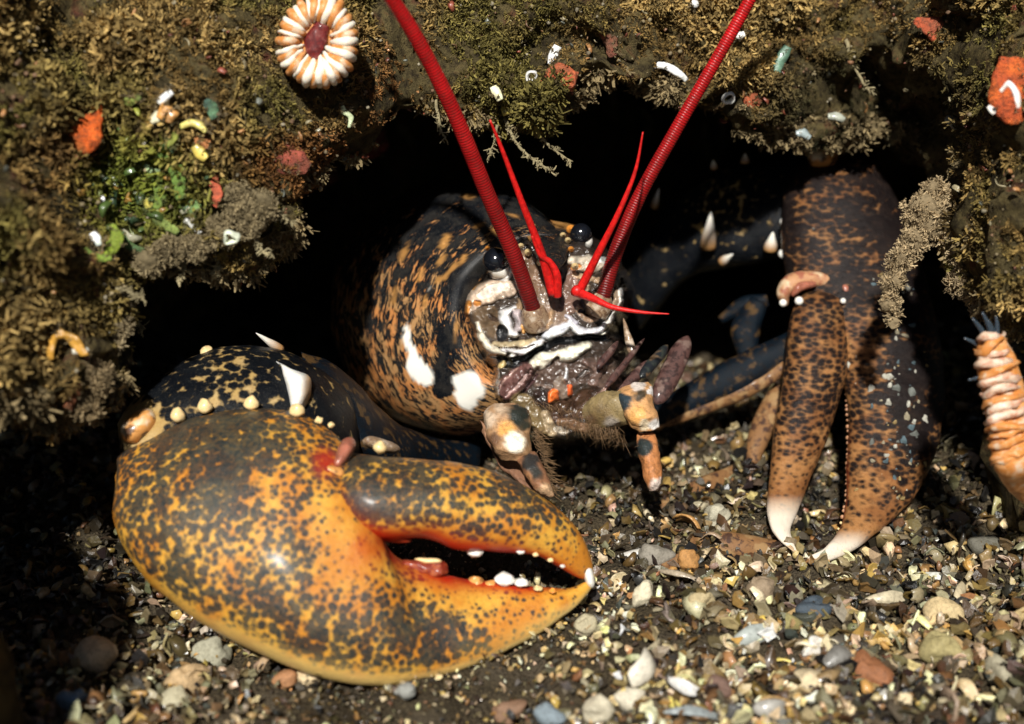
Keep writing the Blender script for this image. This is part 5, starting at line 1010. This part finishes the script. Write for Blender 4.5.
# threads and silt that creep over the edges of these growths
pos = np.vstack([V_[RNG.choice(len(V_), min(26, 8+int(w_)))]+RNG.normal(0, .10, (min(26, 8+int(w_)), 3))+np.array([0, .12, 0]) for V_, w_ in GP]); n = len(pos)
nn = RNG.normal(0, .7, (n, 3))+np.array([0, -.8, .1]); X, Y = scr(pos); w4 = (blend(np.hypot((X-150)/80, (Y-185)/75), .3, 1.1)*.8)[:, None]
C = (np.array([(.20, .15, .08)])*(1-w4)+np.array([(.13, .17, .05)])*w4)*RNG.uniform(.5, 1.5, (n, 1))
V, F, C = scatter(TF, pos, frame_from(nn), RNG.uniform(.14, .34, n), C)
tag(mk('creeping_turf', V, F, M['turf'], col=C, smooth=True, origin=np.zeros(3)), kind='stuff')

# branching hydroids: hanging twigs at the lip, each one a thing
def twig(pts, w, label, colr=(.26, .22, .13), depth=None, side=5, group=None):
    vs, fs, cs, off = [], [], [], 0; d = depth or rp(*pts[0], .5)[1]
    def add(pl, r):
        nonlocal off
        V, F, UV = tube(pl, r, 4, 6); V = V+vecnoise(V, 3, 2, off)*.06; vs.append(V); fs.extend([[i+off for i in q] for q in F]); off += len(V)
    c = [P(x, y, d-.15*i) for i, (x, y) in enumerate(pts)]; add(c, np.linspace(pxcm(w/2, d), pxcm(w/5, d), len(c)))
    cc_ = crom(np.array(c), 8)
    for k in range(side*len(pts)):
        i = random.randrange(3, len(cc_)-1); b = cc_[i]; t = nrm(cc_[min(i+1, len(cc_)-1)]-cc_[i-1]); dr = nrm(t*.5+RNG.normal(0, .7, 3))*pxcm(random.uniform(4, 9), d); r = pxcm(w/4.2, d)
        add([b, b+dr*.55+RNG.normal(0, .03, 3), b+dr], [r, r*.8, r*.5])
        add([b+dr*.5, b+dr*.7+nrm(RNG.normal(0, 1, 3))*pxcm(3, d)], [r*.6, r*.3])
    V = np.vstack(vs); c_ = np.tile(colr, (len(V), 1))*(1+.3*fbm(V, 3, 2)[:, None])
    return tag(mk('hydroid', V, fs, M['turf'], col=np.clip(c_, .01, .6)), label, 'hydroid', group)
for pts, w, lab in (([(525, 122), (538, 134), (552, 148), (572, 162)], 3.4, 'longest hydroid twig hanging down right toward the antennules'), ([(505, 118), (512, 136), (524, 152), (540, 164), (556, 176)], 3.6, 'bushy hydroid twig with a curled end between the antennules'), ([(497, 125), (494, 142), (488, 160)], 2.6, 'short hydroid twig hanging next to the left antennule tip'),
    ([(480, 128), (485, 150), (482, 168)], 2.2, 'thin hydroid twig left of the left antennule'), ([(612, 86), (614, 104), (612, 120)], 2.6, 'small hydroid twig hanging left of the right antennule tip'), ([(436, 100), (440, 125), (446, 140)], 3, 'hydroid twig touching the left antenna'), ([(396, 120), (404, 134), (412, 142)], 2.4, 'hydroid twig left of the left antenna'),
    ([(268, 222), (280, 216), (292, 224)], 4, 'stubby hydroid pointing right from the left ledge'), ([(255, 238), (262, 250), (272, 256)], 4, 'short hydroid drooping under the left ledge'), ([(216, 256), (218, 268), (214, 276)], 6, 'thick little hydroid lobe below the triangular ring'), ([(178, 258), (184, 270), (180, 280)], 7, 'fat hydroid lobe hanging at the middle of the left ledge'),
    ([(116, 288), (126, 291), (138, 296), (146, 302)], 3.0, 'fine pale hydroid fork reaching right over the big claw'), ([(120, 306), (130, 316), (140, 324), (142, 334)], 2.8, 'lower fine pale hydroid fork below the other fork'), ([(640, 108), (652, 122), (646, 136)], 3, 'hydroid twig above the right antennule tip'), ([(706, 122), (704, 140), (710, 158)], 3.4, 'hydroid hanging right of the right antenna'),
    ([(720, 118), (724, 134), (722, 150)], 3.6, 'hydroid hanging beside the first white spine of the arm'), ([(846, 40), (852, 62), (864, 84), (872, 90)], 3.4, 'hydroid strand crossing the dark hollow at upper right'), ([(878, 112), (886, 120), (890, 136), (894, 142)], 5, 'pale branching hydroid above the pincer palm'), ([(968, 186), (985, 196), (1004, 190), (1020, 180)], 5, 'hydroid strand arching at the right edge')):
    twig(pts, w*1.15, lab, (.30, .25, .14), side=8)
# dense tufted masses that stand free of the rock
def tufted(name, discs, n, colr, label, depth, tk=1.0, s=.38):
    n = int(n*.8)
    """discs: (px, py, radius px, depth offset)"""
    pos, nn_ = [], []
    a = np.array([r*r for _, _, r, _ in discs], float); k = RNG.choice(len(discs), n, p=a/a.sum())
    for i in k:
        x, y, r, dz = discs[i]; v = nrm(RNG.normal(0, 1, 3)); rr = RNG.random()**.4
        c = P(x, y, depth+dz); R = pxcm(r, depth); pos.append(c+v*R*rr*np.array([1, .6*tk, 1])); nn_.append(v)
    pos, nn_ = np.array(pos), np.array(nn_); C = np.array([colr])*RNG.uniform(.6, 1.5, (n, 1)); sz = RNG.uniform(.5, 1.1, n)*s
    V, F, C = scatter(TF, pos, frame_from(nn_+RNG.normal(0, .3, nn_.shape)), sz, C)
    core = []; cf = []; off = 0
    for x, y, r, dz in discs:
        v, f = sphere(P(x, y, depth+dz), pxcm(r*.8, depth), 12, 14, (1, .6, 1)); v = v+vecnoise(v, 1.2, 3)*.25; core.append(v); off0 = off; off += len(v)
        for q in f: cf.append([q[0]+off0, q[1]+off0, q[2]+off0]); (cf.append([q[0]+off0, q[2]+off0, q[3]+off0]) if len(q) == 4 else None)
    cv = np.vstack(core); F = np.vstack([F, np.array(cf)+len(V)]); V = np.vstack([V, cv]); C = np.vstack([C, np.tile(np.array(colr)*.6, (len(cv), 1))])
    return tag(mk(name, V, F, M['turf'], col=np.clip(C, .01, .6), smooth=True), label, 'hydroid')
tufted('hydroid_colony', [(935, 192, 13, 0), (922, 212, 20, 0), (938, 222, 22, 0), (960, 232, 24, 0), (975, 256, 24, -.3), (965, 282, 18, 0), (985, 225, 20, 0), (912, 244, 15, 0), (900, 260, 13, 0), (893, 282, 11, .1), (890, 302, 9, .2), (894, 318, 7, .2), (990, 300, 22, -.5), (1010, 320, 22, -.6)], 3600, (.40, .30, .17), 'beige tufted hydroid clump with a hooked arm hanging beside the pincer', 59.5)
tufted('hydroid_colony', [(112, 300, 18, 0), (118, 325, 14, 0), (112, 345, 10, 0), (98, 320, 20, .3), (84, 300, 26, .5)], 1500, (.32, .25, .14), 'tan tufted hydroid tongue hanging from the left rock above the claw', 53)
tufted('hydroid_colony', [(84, 380, 20, 0), (96, 378, 15, 0), (72, 400, 13, 0), (88, 408, 12, 0), (40, 385, 18, .5), (20, 368, 24, .5), (60, 370, 22, .3)], 1900, (.26, .19, .10), 'brown tufted growth at the lowest corner of the left rock', 51.5)
tufted('hydroid_colony', [(170, 250, 14, 0), (195, 248, 14, 0), (220, 232, 16, 0), (246, 220, 18, 0), (262, 206, 16, .2), (236, 200, 18, .2), (150, 262, 14, 0)], 2200, (.28, .22, .12), 'tufted hydroid fringe along the bottom of the left ledge', 53.5, s=.32)

# repeats of one kind share a group
names = {'stone': 'stones lying on the shell gravel', 'shell': 'shells and shell fragments', 'sponge': 'sponges growing on the rock', 'hydroid': 'hydroids growing on the rock', 'worm tube': 'white worm tubes on the rock', 'seaweed': 'seaweed blades on the left rock', 'sea squirt': 'sea squirts on the rock', 'pebble': 'pebbles wedged in the rock', 'coral': 'cup corals on the rock'}
for o in scene.objects:
    if o.parent is None and o.get('category') in names: o['group'] = names[o['category']]
